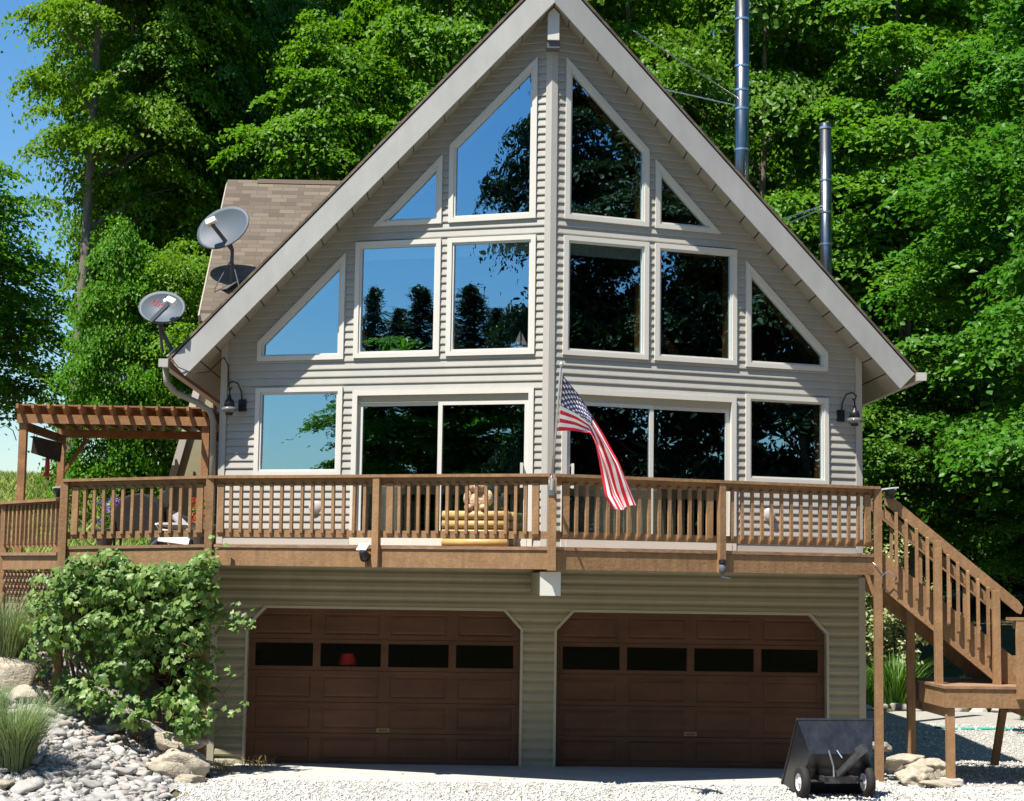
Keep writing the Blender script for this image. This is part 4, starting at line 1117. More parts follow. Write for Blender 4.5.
mw = Matrix((x2, y2, n)).transposed().to_4x4(); mw.translation = c
for v_ in lm.vertices:
    px_, py_ = v_.co.x - .085, v_.co.y + .03; v_.co = (px_, py_, ((px_ / .335) ** 2 + (py_ / .27) ** 2 - 1) * .09 + .004)
mw.translation = c
o.parent = r_; o.matrix_basis = mw

# ------------------------------------------------------------------ dump cart
ct = thing('dump_cart', 'black poly dump cart tipped up in front of the right garage door', 'cart', (3.4, -2.75, 0))
R_ = Matrix.Translation((3.40, -2.86, .33)) @ Matrix.Rotation(rad(6), 4, 'Z') @ Matrix.Rotation(rad(-50), 4, 'X')
# local: y from -.5 (front) to .6 (rear), z 0 bottom to .4 rim
def tub():
    mb = MB()
    def sec(y, w0, w1, z0, z1): return [(-w1, y, z1), (-w0, y, z0), (w0, y, z0), (w1, y, z1)]
    S = [sec(-.28, .36, .37, .0, .02)]
    outer = [(-.46, -.40, .40), (.46, -.40, .40), (.46, .62, .36), (-.46, .62, .36)]
    bot = [(-.38, -.26, 0), (.38, -.26, 0), (.38, .42, 0), (-.38, .42, 0)]
    io = [(x * .955, y * .955 + .004, z - .0) for x, y, z in outer]; ib = [(x * .96, y * .955, .02) for x, y, z in bot]
    for k in range(4):
        j = (k + 1) % 4
        mb.quad(bot[k], bot[j], outer[j], outer[k]); mb.quad(ib[k], io[k], io[j], ib[j])
    mb.add(bot, [(3, 2, 1, 0)]); mb.add(ib, [(0, 1, 2, 3)])
    # rolled rim
    ro = [(x * 1.035, y * 1.03, z) for x, y, z in outer]
    for k in range(4):
        j = (k + 1) % 4
        mb.hexa([ro[k], ro[j], io[j], io[k]], [(p[0], p[1], p[2] + .035) for p in (ro[k], ro[j], io[j], io[k])])
    mb.v = [tuple(R_ @ Vector(p)) for p in mb.v]
    return mb
tub().build('tub', M['poly'], ct, recalc=False, bevel=.006)
R2 = Matrix.Translation((3.37, -2.95, 0)) @ Matrix.Rotation(rad(8), 4, 'Z')
def cart(name, mb, m, smooth=False):
    mb.v = [tuple(R2 @ Vector(p)) for p in mb.v]; return mb.build(name, m, ct, smooth=smooth)
mb = MB(); mb.tube([(-.36, .05, .2), (.36, .05, .2)], .015, 8); mb.box(-.2, -.16, -.2, .4, .22, .27); mb.box(.16, .2, -.2, .4, .22, .27); mb.box(-.2, .2, -.2, -.16, .2, .28); cart('frame', mb, M['frame_iron'])
mb = MB(); mb.bar((-.06, -.14, .26), (.14, -.46, .60), .075, .06); mb.bar((.12, -.43, .585), (.155, -.50, .645), .095, .085); mb.tube([(.10, -.475, .60), (.18, -.465, .60)], .014, 8); mb.tube([(-.10, -.16, .33), (.0, -.16, .33)], .014, 8); cart('tow_bar', mb, M['frame_iron'])
mb = MB(); mb.tube([(-.16, -.2, .58), (-.12, -.24, .4), (-.1, -.2, .28)], .01, 6); mb.tube([(-.06, -.2, .58), (-.02, -.26, .5)], .008, 6); cart('release_lever', mb, M['metal2'])
for sx in (-1, 1):
    mb = MB(); mt = Matrix.Translation((sx * .40, .05, .19)) @ Matrix.Rotation(rad(90), 4, 'Y')
    mb.lathe([(.10, -.045), (.16, -.05), (.19, -.03), (.195, 0), (.19, .03), (.16, .05), (.10, .045)], mt, 26)
    w = cart('wheel', mb, M['rubber'], True)
    mb = MB(); mb.lathe([(.0, .05), (.03, .05), (.035, .03), (.09, .025), (.105, .047)], mt, 20); mb.lathe([(.0, -.05), (.03, -.05), (.035, -.03), (.09, -.025), (.105, -.047)], mt, 20)
    mb.v = [tuple(R2 @ Vector(p)) for p in mb.v]; mb.build('rim', M['hub'], w, smooth=True)

# ------------------------------------------------------------------ stones
def ico(sub=1):
    bm = bmesh.new(); bmesh.ops.create_icosphere(bm, subdivisions=sub, radius=1)
    V = np.array([v.co[:] for v in bm.verts]); F = np.array([[v.index for v in f.verts] for f in bm.faces]); bm.free(); return V, F
IV2, IF2 = ico(2); IV1, IF1 = ico(1)
def stone_mesh(seed, m, rough=.14, flat_=.55, V=IV2, F=IF2, blocky=0.):
    r = np.random.default_rng(seed); D = V.copy()
    if blocky:                                    # angular: ball cut by random planes, then roughened
        V, F = ico(4 if flat_ > .8 else 3); D = V.copy(); d = np.full(len(V), 1.6)
        for k in range(13):
            n = r.normal(size=3); n /= np.linalg.norm(n)
            if k == 0: n = np.array([.08, -.1, 1.]); n /= np.linalg.norm(n)
            if k == 1: n = np.array([.1, -1., .25]); n /= np.linalg.norm(n)
            q = V @ n; d = np.minimum(d, np.where(q > .25, r.uniform(.62, .9) / np.maximum(q, .25), 9))
        for f_ in (3, 6, 11, 19):
            k = r.normal(size=(3, 3)) * f_ * .6; d = d + rough * .5 / f_ ** .75 * (np.sin(V @ k[0] + r.uniform(0, 6)) + np.sin(V @ k[1] + r.uniform(0, 6)) * np.sin(V @ k[2]))
        D = V * d[:, None] * np.array([1, .9, flat_])
        return npmesh('stone', D, F, M[m], False)
    for _ in range(5):
        k = r.normal(size=3) * 1.6; D = D * (1 + rough * .6 * np.sin(V @ k + r.uniform(0, 6)))[:, None]
    D = D * np.array([1, .75 + .2 * r.random(), flat_])
    return npmesh('stone', D, F, M[m], True)
PROT = [stone_mesh(k, ('stone', 'stone', 'stone_pale', 'stone_warm', 'stone', 'stone_pale', 'stone')[k % 7], .10, .62, blocky=(.2 if k % 3 else 0)) for k in range(14)]
cells = {}
def okpos(x, y, r):
    i, j = int(x // .3), int(y // .3)
    for a in (-1, 0, 1):
        for b in (-1, 0, 1):
            for (px, py, pr) in cells.get((i + a, j + b), ()):
                if (px - x) ** 2 + (py - y) ** 2 < (.74 * (pr + r)) ** 2: return False
    cells.setdefault((i, j), []).append((x, y, r)); return True
big = []; rs = random.Random(4); tries = 0
def bed(x, y): return x < -4.42 + .1 * math.sin(y * 3) and x > -9.5 and not (x > -6.1 and y > -.75)
while len(big) < 300 and tries < 20000:
    tries += 1
    x = rs.uniform(-6.9, -4.35); y = rs.uniform(-4.3, .4) if rs.random() < .3 else rs.uniform(-4.3, -1.2)
    r = rs.choice((.05, .06, .07, .075, .085, .095, .11, .13))
    if not bed(x, y) or not okpos(x, y, r): continue
    big.append((x, y, r))
for k, (x, y, r) in enumerate(big):
    o = bpy.data.objects.new('river_stone', PROT[rs.randrange(14)]); COL.objects.link(o)
    o.location = (x, y, H(x, y) + r * .28); o.scale = (r, r, r * rs.uniform(.8, 1.1))
    o.rotation_euler = (rs.uniform(-.3, .3), rs.uniform(-.3, .3) - .2, rs.uniform(0, 6.28))
    tag(o, 'rounded river stone lying in the rock bed left of the garage', 'stone', 'river stones in the rock bed')
def scatter(name, V, F, pts, m):
    n = len(pts); P_ = np.array(pts)      # x y z r rot flat
    c, s = np.cos(P_[:, 4]), np.sin(P_[:, 4])
    B = V[None] * P_[:, 3][:, None, None]
    jit = 1 + .25 * NR.normal(size=(n, len(V)))[:, :, None]; B = B * jit
    B[:, :, 2] *= P_[:, 5][:, None]
    X = B[:, :, 0] * c[:, None] - B[:, :, 1] * s[:, None] + P_[:, 0][:, None]
    Y = B[:, :, 0] * s[:, None] + B[:, :, 1] * c[:, None] + P_[:, 1][:, None]
    Z = B[:, :, 2] + P_[:, 2][:, None]
    VV = np.stack([X, Y, Z], -1).reshape(-1, 3)
    FF = (F[None] + (np.arange(n) * len(V))[:, None, None]).reshape(-1, F.shape[1])
    return link(name, npmesh(name, VV, FF, m, False))
pts = []
while len(pts) < 5200:
    x = rs.uniform(-8.4, -4.3); y = rs.uniform(-4.8, .9)
    if bed(x, y) or (x > -6.2 and -1.2 < y < -.5 and rs.random() < .3): pts.append((x, y, H(x, y) + .005, min(.07, .022 + rs.expovariate(60)), rs.uniform(0, 6.28), .6))
o = scatter('small_river_stones', IV1, IF1, pts, mat('small_stone', (.285, .27, .245), .8, .2, rand=.4)); kind(o, 'stuff'); tag(o, 'small grey river stones filling the bed between the larger ones', 'stones')
OV = np.array([(1, 0, 0), (-1, 0, 0), (0, 1, 0), (0, -1, 0), (0, 0, 1), (0, 0, -1)], float); OF = np.array([(0, 2, 4), (2, 1, 4), (1, 3, 4), (3, 0, 4), (2, 0, 5), (1, 2, 5), (3, 1, 5), (0, 3, 5)])
pts = []
while len(pts) < 38000:
    if rs.random() < .62: x, y = rs.uniform(-4.45, 6.6), rs.uniform(-4.2, -1.70)
    else: x, y = rs.uniform(4.3, 9.5), rs.uniform(-4.2, 6.5)
    if x < -4.3 + .12 * math.sin(y * 3.1) + .1 * (rs.random() - .5): continue
    if -4.05 < x < 4.3 and y > -1.79 + .07 * rs.random(): continue
    pts.append((x, y, H(x, y) + .01, min(.045, .008 + rs.expovariate(170)), rs.uniform(0, 6.28), .8))
o = scatter('gravel', OV, OF, pts, M['pebble']); kind(o, 'stuff'); tag(o, 'loose white limestone gravel covering the drive', 'gravel')
lf = []; ln_ = []
while len(lf) < 170:
    x, y = rs.uniform(-4.2, 7.5), rs.uniform(-3.9, -1.0)
    if y > -1.8 and (x > 4.3 or rs.random() < .6): continue
    lf.append((x, y, (.022 if y > -1.78 and x < 4.3 else H(x, y) + .03))); ln_.append((rs.uniform(-.4, .4), rs.uniform(-.4, .4), 1))
def litter():
    C_ = np.array(lf); N_ = np.array(ln_); N_ /= np.linalg.norm(N_, axis=1)[:, None]; L_ = NR.uniform(.02, .055, len(C_))
    V, F = leaves(C_, N_, L_, L_ * .6)
    o = link('leaf_litter', npmesh('leaf_litter', V, F, mat('dead_leaf', (.17, .105, .05), .9, .1, rand=.5))); kind(o, 'stuff'); tag(o, 'dry brown leaves scattered on the gravel and slab', 'leaves')
LITTER = litter
for k, (x, y, z, sx, sy, sz, lab, rz) in enumerate([
    (-4.46, -1.66, .12, .36, .32, .25, 'largest tan limestone block in the low wall at the left garage corner', .3),
    (-4.66, -1.40, .28, .28, .24, .15, 'flat limestone slab topping the left low wall beneath the vine', .1),
    (-4.62, -2.12, .06, .30, .22, .16, 'broken limestone block at the front foot of the left low wall', .8),
    (-4.33, -2.25, .03, .20, .14, .09, 'brown flat rock where gravel meets the river stones', .4),
    (-6.80, -.75, .17, .42, .30, .30, 'big pale angular boulder below the lower deck lattice', .5),
    (-6.52, -1.05, .08, .24, .2, .16, 'mid sized pale boulder beside the left deck post', 1.2),
    (-7.15, -1.0, .1, .3, .24, .2, 'pale rounded boulder behind the tall fountain grass', 1.9),
    (-6.35, -3.62, .05, .36, .2, .10, 'flat grey slab at the front edge of the river stones', .2)]):
    o = link('limestone_rock', stone_mesh(100 + k, 'lime', .22, .95, blocky=.35), None, (x, y, H(x, y) + z)); o.scale = (sx, sy, sz); o.rotation_euler = (0, .1, rz); tag(o, lab, 'rock')
for k, (x, y, z, sx, sy, sz, lab, rz) in enumerate([
    (4.74, -1.02, .25, .24, .22, .13, 'pitted limestone boulder topping the pile right of the deck post', .3),
    (4.72, -1.42, .10, .33, .28, .18, 'pitted pale boulder at the bottom of the pile right of the deck post', .9),
    (5.02, -1.05, .16, .30, .30, .20, 'pale boulder under the foot of the shaded stair post', 2.0),
    (4.42, -.75, .42, .14, .12, .07, 'small dark grey stone block beside the right deck post', .2),
    (5.0, -1.75, .05, .26, .14, .06, 'low flat pale rock in front of the boulder pile', .5)]):
    o = link('limestone_rock', stone_mesh(140 + k, 'lime', .3, .95, blocky=.25), None, (x, y, z)); o.scale = (sx, sy, sz); o.rotation_euler = (.1, 0, rz); tag(o, lab, 'rock')
mb = MB(); mb.box(5.02, 5.26, -1.68, -1.42, -.03, .10); o = mb.build('concrete_pier', M['concrete'], bevel=.02); tag(o, 'square concrete footing under the front landing post', 'footing')
# edging stones by the planting bed
for k in range(13):
    x = 6.7 + k * .36; y = 9.75 + .25 * math.sin(k * .7); r = .12 + .03 * (k % 3)
    o = bpy.data.objects.new('edging_stone', PROT[(k * 5) % 14]); COL.objects.link(o); o.location = (x, y, H(x, y) + .04); o.scale = (r * 1.3, r, r); o.rotation_euler = (0, 0, k)
    tag(o, 'pale edging stone along the plant bed behind the staircase', 'stone', 'edging stones of the plant bed')
mb = MB(); mb.tube([(6.9, 5.6, H(6.9, 5.6) + .02), (7.4, 5.4, H(7.4, 5.4) + .02), (7.9, 5.5, H(7.9, 5.5) + .02), (8.5, 5.2, H(8.5, 5.2) + .02), (9.4, 5.4, H(9.4, 5.4) + .02)], .025, 8)
tag(mb.build('garden_hose', M['hose'], smooth=True), 'teal garden hose lying on the gravel behind the landing', 'hose')

# ------------------------------------------------------------------ foliage
def leaves(C_, N_, L_, W_, bend=.25, rng=NR):
    """kite leaves, folded along the midrib: centres, normals, lengths, widths"""
    n = len(C_)
    a = rng.normal(size=(n, 3)); a -= N_ * (a * N_).sum(1)[:, None]; a /= np.linalg.norm(a, axis=1)[:, None] + 1e-9
    b = np.cross(N_, a)
    l = L_[:, None]; w = W_[:, None]
    base = C_ - a * l * .5; tip = C_ + a * l * .5 - N_ * l * .12
    le = C_ - a * l * .08 + b * w * .5 + N_ * w * bend; ri = C_ - a * l * .08 - b * w * .5 + N_ * w * bend
    V = np.stack([base, le, tip, ri], 1).reshape(-1, 3)
    i = np.arange(n) * 4
    F = np.concatenate([np.stack([i, i + 2, i + 1], 1), np.stack([i, i + 3, i + 2], 1)])
    return V, F
def crown(seed, R=3.4, Hc=13., limbs=44, ll=(.10, .185), per=135, low=.5):
    """limbs spiral up the stem; each carries flat leaf sprays along its outer half, so the crown has tiers and gaps"""
    r = np.random.default_rng(seed)
    ph = r.uniform(0, 6.28, 4)
    C_, N_, cents = [], [], []
    def spray(c, out, rc, m):
        nn = np.array([0, 0, 1.]) * .9 + out * r.uniform(.15, .6) + r.normal(size=3) * .2; nn /= np.linalg.norm(nn)
        x = r.normal(size=(m, 3)) * rc * .5
        x = x - np.outer(x @ nn, nn) * .84
        x = x - np.outer((x ** 2).sum(1), nn) * .3
        C_.append(c + x)
        ln = nn + r.normal(size=(m, 3)) * .38 + x * .4; ln /= np.linalg.norm(ln, axis=1)[:, None]; N_.append(ln)
    for k in range(limbs):
        t = (k + r.uniform(-.4, .4)) / limbs; t = min(1, max(0, t))
        an = k * 2.4 + r.normal() * .45
        prof = np.sin(np.pi * min(1, t * .84 + .16)) ** .55
        Ln = R * prof * (1 + .2 * np.sin(2 * an + ph[0] + 6 * t) + .12 * np.sin(5 * an + ph[1])) * r.uniform(.72, 1.18) + .25
        out = np.array([np.cos(an), np.sin(an), 0]); side = np.array([-np.sin(an), np.cos(an), 0])
        rise = r.uniform(.05, .5) * (.4 + t); droop = r.uniform(.1, .45)
        n = int(4 + Ln * 2.4)
        for q in range(n):
            s_ = .32 + .68 * (q + r.random()) / n
            off = r.normal() * .34 * Ln * (1.1 - s_ * .55)
            c = out * Ln * s_ + side * off + np.array([0, 0, t * Hc + rise * Ln * s_ - droop * Ln * s_ ** 2.2 - abs(off) * .18 + r.normal() * .12])
            o2 = out + side * off / (Ln + .1); o2 /= np.linalg.norm(o2)
            rc = r.uniform(.42, .98); spray(c, o2, rc, int(per * (rc / .62) ** 1.7))
            if s_ > .6: cents.append(c)
    for k in range(5):
        spray(np.array([r.normal() * .4, r.normal() * .4, Hc + r.uniform(-.2, .9)]), np.zeros(3), .7, per)
    C_ = np.concatenate(C_); N_ = np.concatenate(N_)
    L_ = r.uniform(*ll, len(C_)); V, F = leaves(C_, N_, L_, L_ * r.uniform(.62, .88, len(C_)), rng=r)
    return V, F, np.array(cents)
CROWNS = []
LITTER()
for k, (sd, mt) in enumerate(((1, 'maple'), (2, 'maple_cool'), (3, 'maple'), (5, 'maple_cool'))):
    V, F, ce = crown(sd); CROWNS.append((npmesh('crown', V, F, M[mt]), ce, 3.4, 13.))
V, F, ce = crown(8, 2.4, 5.5, 34, (.09, .16), 105); UNDER = (npmesh('crown', V, F, M['maple']), ce, 2.4, 5.5)
DARK = []
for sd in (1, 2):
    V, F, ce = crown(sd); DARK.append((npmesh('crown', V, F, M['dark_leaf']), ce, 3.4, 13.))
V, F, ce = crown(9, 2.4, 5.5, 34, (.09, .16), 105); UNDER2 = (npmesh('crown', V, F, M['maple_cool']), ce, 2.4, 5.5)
def conifer(seed):
    r = np.random.default_rng(seed); C_, N_ = [], []
    for k in range(150):
        t = k / 150; an = k * 2.4 + r.normal() * .3; R_ = 2.2 * (1 - t) ** .8 * r.uniform(.3, 1.2) + .15
        out = np.array([np.cos(an), np.sin(an), 0.]); m = int(60 + 150 * (1 - t))
        s = r.random(m) ** .7
        x = out * (s * R_)[:, None] + r.normal(size=(m, 3)) * .12; x[:, 2] += t * 13 - .35 * s * R_ * .9 + .1
        C_.append(x); nn = np.array([0, 0, 1]) + r.normal(size=(m, 3)) * .5; N_.append(nn / np.linalg.norm(nn, axis=1)[:, None])
    C_ = np.concatenate(C_); N_ = np.concatenate(N_); L_ = r.uniform(.14, .30, len(C_)); V, F = leaves(C_, N_, L_, L_ * .3, rng=r)
    return (npmesh('crown', V, F, M['needle']), np.zeros((0, 3)), 2.2, 13.)
CON = conifer(3)
def tree(label, x, y, Ht, z0, R, proto, group=None, rot=None, tr=.16, bark='bark', lean=(0, 0), base=None, name='leafy_tree', cat='tree', skew=(0, 0)):
    me, ce, Rp, Hp = proto
    g = H(x, y) if base is None else base
    t = thing(name, label, cat, (x, y, g), group)
    rot = random.uniform(0, 6.28) if rot is None else rot
    mb = MB(); k = 9; pts = []; rr = []
    ph = random.uniform(0, 6)
    for i in range(k + 1):
        s = i / k; z = -0.3 + (Ht * .93 + .3) * s
        pts.append((lean[0] * s + .10 * math.sin(ph + s * 5), lean[1] * s + .08 * math.cos(ph + s * 4), z)); rr.append(tr * (1 - .85 * s) + (.06 * tr / .16 if i == 0 else 0))
    mb.tube(pts, rr, 12)
    sc = (R / Rp, R / Rp, (Ht - z0) / Hp)
    M4 = Matrix.Translation((skew[0], skew[1], z0)) @ Matrix.Rotation(rot, 4, 'Z') @ Matrix.Diagonal((*sc, 1))
    for c in ce[::max(1, len(ce) // 26)]:
        e = M4 @ Vector(c); zz = max(z0 * .6, e.z - math.hypot(e.x, e.y) * .55); s = (zz + .3) / (Ht * .93 + .3)
        s = min(.97, max(.05, s)); i = int(s * k); p = Vector(pts[i]).lerp(Vector(pts[min(k, i + 1)]), s * k - i)
        mid = p.lerp(e, .5) + Vector((0, 0, .25)); r0 = rr[i] * .42
        mb.tube([p, mid, e], [r0, r0 * .6, .012], 6, cap=False)
    mb.v = [(a + x, b + y, c + g) for a, b, c in mb.v]
    mb.build('trunk', M[bark], t, smooth=True, recalc=False)
    o = bpy.data.objects.new('crown', me); COL.objects.link(o); o.parent = t
    o.location = (skew[0], skew[1], z0); o.rotation_euler = (0, 0, rot); o.scale = sc
    return t
A, B2, C2, D2 = CROWNS
tree('far tree at the left edge, seen below open sky', -20.2, 40, 11.8, 3.4, 3.9, UNDER, tr=.2)
tree('tall tree with bare grey trunk behind the pergola', -10.1, 17, 21, 8.0, 2.3, C2, tr=.17, skew=(1.0, .8))
tree('slender tree close beside the grey trunk behind the pergola', -9.55, 18.5, 20, 9, 2.0, B2, tr=.09, skew=(1.2, .8))
tree('thin straight tree between the pergola and the side roof', -9.2, 20.5, 19, 5, 2.6, A, tr=.10)
tree('bright green maple behind the upper satellite dish', -4.6, 17.2, 14.2, 2.0, 2.7, C2, tr=.15)
tree('low leafy maple directly above the pergola roof', -7.5, 15.5, 6.3, 1.2, 1.6, UNDER, tr=.08)
tree('low leafy sapling left of the lower satellite dish', -8.7, 14.6, 6.6, 1.2, 1.2, UNDER, tr=.06)
tree('tall maple rising behind the left roof slope', -1.6, 19, 19.5, 3.5, 3.1, A, tr=.2)
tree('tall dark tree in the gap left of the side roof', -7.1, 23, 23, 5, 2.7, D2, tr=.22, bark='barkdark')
tree('tall maple right behind the roof peak', 2.9, 19.5, 20.5, 4, 3.0, C2, tr=.2)
tree('broad maple behind the tall steel flue', 6.1, 17.5, 18.8, 3, 3.3, B2, tr=.2)
tree('broad maple behind the shorter steel flue', 9.4, 17, 18, 5.0, 3.5, A, tr=.2)
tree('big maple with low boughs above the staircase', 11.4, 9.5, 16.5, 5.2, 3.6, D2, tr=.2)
tree('nearest maple, its boughs entering at the right edge', 10.2, 3.2, 15, 4.6, 2.9, B2, tr=.16)
tree('low bushy maple behind the right end of the roof', 9.0, 15.2, 7.4, 3.4, 2.0, UNDER2, tr=.08)
tree('low shaded maple behind the stair landing', 12.0, 13.0, 6.0, 2.8, 1.8, UNDER2, tr=.08)
rw = random.Random(21)
for k in range(26):
    x = -9.5 + k * 1.45 + rw.uniform(-.4, .4); y = 27 + (k % 3) * 5.5 + rw.uniform(-1, 1)
    tree('tall leafy tree in the dense wood behind the front row of trees', x, y, rw.uniform(19, 24), rw.uniform(1.5, 4), rw.uniform(3.0, 3.8), CROWNS[rw.randrange(4)], 'trees of the wood behind the house', tr=.2, bark='barkdark')
for k in range(12):
    x = -6 + k * 2.1 + rw.uniform(-.4, .4); y = 22 + rw.uniform(-1.2, 1.5)
    if x > 6: x, y = x * 1.12 + 1, y + 15
    tree('leafy sapling in the undergrowth at the edge of the wood', x, y, rw.uniform(5, 7.5), .6, rw.uniform(1.9, 2.5), (UNDER, UNDER2)[k % 2], 'undergrowth saplings at the wood edge', tr=.06)
# across the drive, mirrored in the window wall
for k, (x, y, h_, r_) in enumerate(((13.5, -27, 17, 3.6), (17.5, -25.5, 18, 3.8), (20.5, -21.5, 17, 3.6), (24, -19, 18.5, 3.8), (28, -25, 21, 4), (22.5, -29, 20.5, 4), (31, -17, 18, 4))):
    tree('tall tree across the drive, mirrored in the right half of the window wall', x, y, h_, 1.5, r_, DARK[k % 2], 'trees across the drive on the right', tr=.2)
for k, (az_, d) in enumerate(((-24, 44), (-15, 46), (-6, 43), (3, 46), (12, 44), (21, 45), (29, 42))):  # unseen trees added behind the camera to cut skylight on the house
    tree('added unseen tree across the drive, blocking skylight from the house front', d * math.sin(rad(az_)), -d * math.cos(rad(az_)), 21 + k % 3, 2, 3.9, DARK[k % 2], 'added trees blocking skylight across the drive', tr=.2)
tree('large tree across the drive, mirrored in the inner left windows', -21.4, -34.6, 22, 2.0, 2.5, DARK[1], tr=.22)
for q, h_, z0_, r_, d in ((33.0, 12.2, .5, 2.6, 57), (34.9, 13.7, 8.6, 2.3, 58), (36.1, 14.3, 8.8, 2.6, 56), (37.2, 13.2, .5, 2.4, 58), (38.4, 14.4, 9.0, 2.5, 57), (39.5, 13.7, 9.4, 2.3, 59), (40.6, 14.2, 5.4, 2.1, 57)):
    tree('tall high crowned pine across the drive, mirrored along the sills of the left windows', -d * math.sin(rad(q)), -d * math.cos(rad(q)), h_, z0_, r_, CON, 'pines across the drive', tr=.11, bark='barkdark', name='pine_tree', cat='pine')
for k in range(13):
    a = rad(-24 - k * 4.2) if k < 9 else rad((-34.2, -36.3, -38.0, -39.6)[k - 9]); d = 55 + 5 * (k % 3)
    tree('distant leafy tree across the drive, mirrored low in the left windows', d * math.sin(a), -d * math.cos(a), (5.5 if k < 4 else 4.5 if k < 9 else 9.0) + (k * 37 % 5) * .5, .5, 4.2, CROWNS[k % 4], 'distant trees across the drive', tr=.2)

# ---- vine on the left deck posts
def lobed(n_l):
    ang = np.linspace(0, 2 * np.pi, 11)[:-1]
    r_ = np.array([.18, .52, .40, .55, .42, .62, .42, .55, .40, .52])
    P_ = np.stack([np.sin(ang) * r_, -np.cos(ang) * r_ + .1, .09 * np.cos(2 * ang) * r_ - .05], 1)
    return np.concatenate([[[0, 0, .04]], P_]), np.array([(0, k + 1, (k + 1) % 10 + 1) for k in range(10)])
LV, LF = lobed(0)
def vine():
    t = thing('grape_vine', 'leafy grape vine climbing the left deck posts below the railing', 'vine', (-5.3, -1.0, .6))
    r = np.random.default_rng(5); C_, S_, NB = [], [], []
    n = 0
    def accept(x, z):
        # outline of the hedge-like mass in the front view
        top = 2.62 + .2 * np.sin(x * 4.1) * .5 - .35 * max(0, (-6.0 - x)) - .55 * max(0, x + 4.25) * 1.6
        bot = .45 + .33 * max(0, -x - 4.6) 
        if z > top or z < bot: return False
        if -6.25 < x < -5.55 and 1.02 < z < 1.65: return r.random() < .16     # twiggy hollows
        if -5.0 < x < -4.35 and .95 < z < 1.6: return r.random() < .22
        if -5.5 < x < -4.9 and z < 1.1 and z > .8: return r.random() < .3
        return True
    cl = []
    while len(cl) < 250:
        x = r.uniform(-6.48, -4.28); z = r.uniform(.4, 2.85)
        if x < -6.3 and z < 1.45: continue
        if accept(x, z): cl.append((x, -.78 - .20 * (x + 6.3) - .62 * r.random() ** 1.3, z))
    for c in cl:
        m = r.integers(15, 26); R_ = r.uniform(.10, .2)
        d = r.normal(size=(m, 3)); d[:, 1] = -np.abs(d[:, 1]); d[:, 2] += .35; d /= np.linalg.norm(d, axis=1)[:, None]
        for q in d:
            C_.append(np.array(c) + q * R_ * (1.15, .8, .9)); S_.append(r.choice([.045, .055, .07, .085, .10, .125])); NB.append(q)
    # sprays running free to the right and top
    for (p0, p1, k) in (((-4.3, -1.5, 2.5), (-4.22, -1.35, 3.0), 16), ((-5.6, -1.1, 2.6), (-5.5, -1.15, 2.8), 8), ((-4.2, -1.5, 2.15), (-3.95, -1.35, 2.05), 24), ((-4.1, -1.5, 1.9), (-3.8, -1.4, 1.85), 24), ((-4.2, -1.5, 1.6), (-3.95, -1.4, 1.25), 20), ((-4.2, -1.5, .95), (-3.75, -1.4, .80), 10), ((-4.05, -1.5, 1.95), (-3.65, -1.35, 2.0), 10), ((-4.5, -1.6, .6), (-4.15, -1.5, .75), 30)):
        for q in range(k):
            C_.append(np.array(p0) + (np.array(p1) - np.array(p0)) * q / k + r.normal(size=3) * .05); S_.append(r.uniform(.05, .1)); NB.append(np.array([0, -.7, .6]))
    C_ = np.array(C_); S_ = np.array(S_) * 1.0; n = len(C_)
    N_ = np.array([-.25, -.35, .5]) + np.array(NB) * .9 + r.normal(size=(n, 3)) * .38; N_ /= np.linalg.norm(N_, axis=1)[:, None]
    up = np.array([0, 0, 1.]) + r.normal(size=(n, 3)) * .5; b = np.cross(up, N_); b /= np.linalg.norm(b, axis=1)[:, None]; a = np.cross(N_, b)
    V = C_[:, None] + S_[:, None, None] * (LV[None, :, 0:1] * b[:, None] + LV[None, :, 1:2] * a[:, None] + LV[None, :, 2:3] * N_[:, None] * 1.4)
    F = (LF[None] + (np.arange(n) * len(LV))[:, None, None]).reshape(-1, 3)
    me = npmesh('foliage', V.reshape(-1, 3), F, M['vine']); o = link('foliage', me); put(o, t)
    mb = MB(); rr = random.Random(8)
    for k in range(170):
        x = rr.uniform(-6.4, -4.1); z = rr.uniform(.5, 2.2); y = -.7 - .22 * (x + 6.3) + rr.uniform(-.4, .1)
        p = Vector((x, y, z)); pts = [p]
        for _ in range(4): p = p + Vector((rr.uniform(-.16, .16), rr.uniform(-.08, .08), rr.uniform(-.14, .16))); pts.append(p)
        mb.tube(pts, rr.uniform(.003, .008), 5, cap=False)
    for x in (-6.15, -5.2, -4.5):
        mb.tube([(x, -.8 - .22 * (x + 6.3), H(x, -1)), (x + .1, -.75 - .22 * (x + 6.3), 1.2), (x - .1, -.8 - .22 * (x + 6.3), 1.9), (x + .2, -.8 - .22 * (x + 6.3), 2.5)], [.03, .025, .02, .012], 7)
    mb.build('stems', M['twig'], t, smooth=True, recalc=False)
vine()

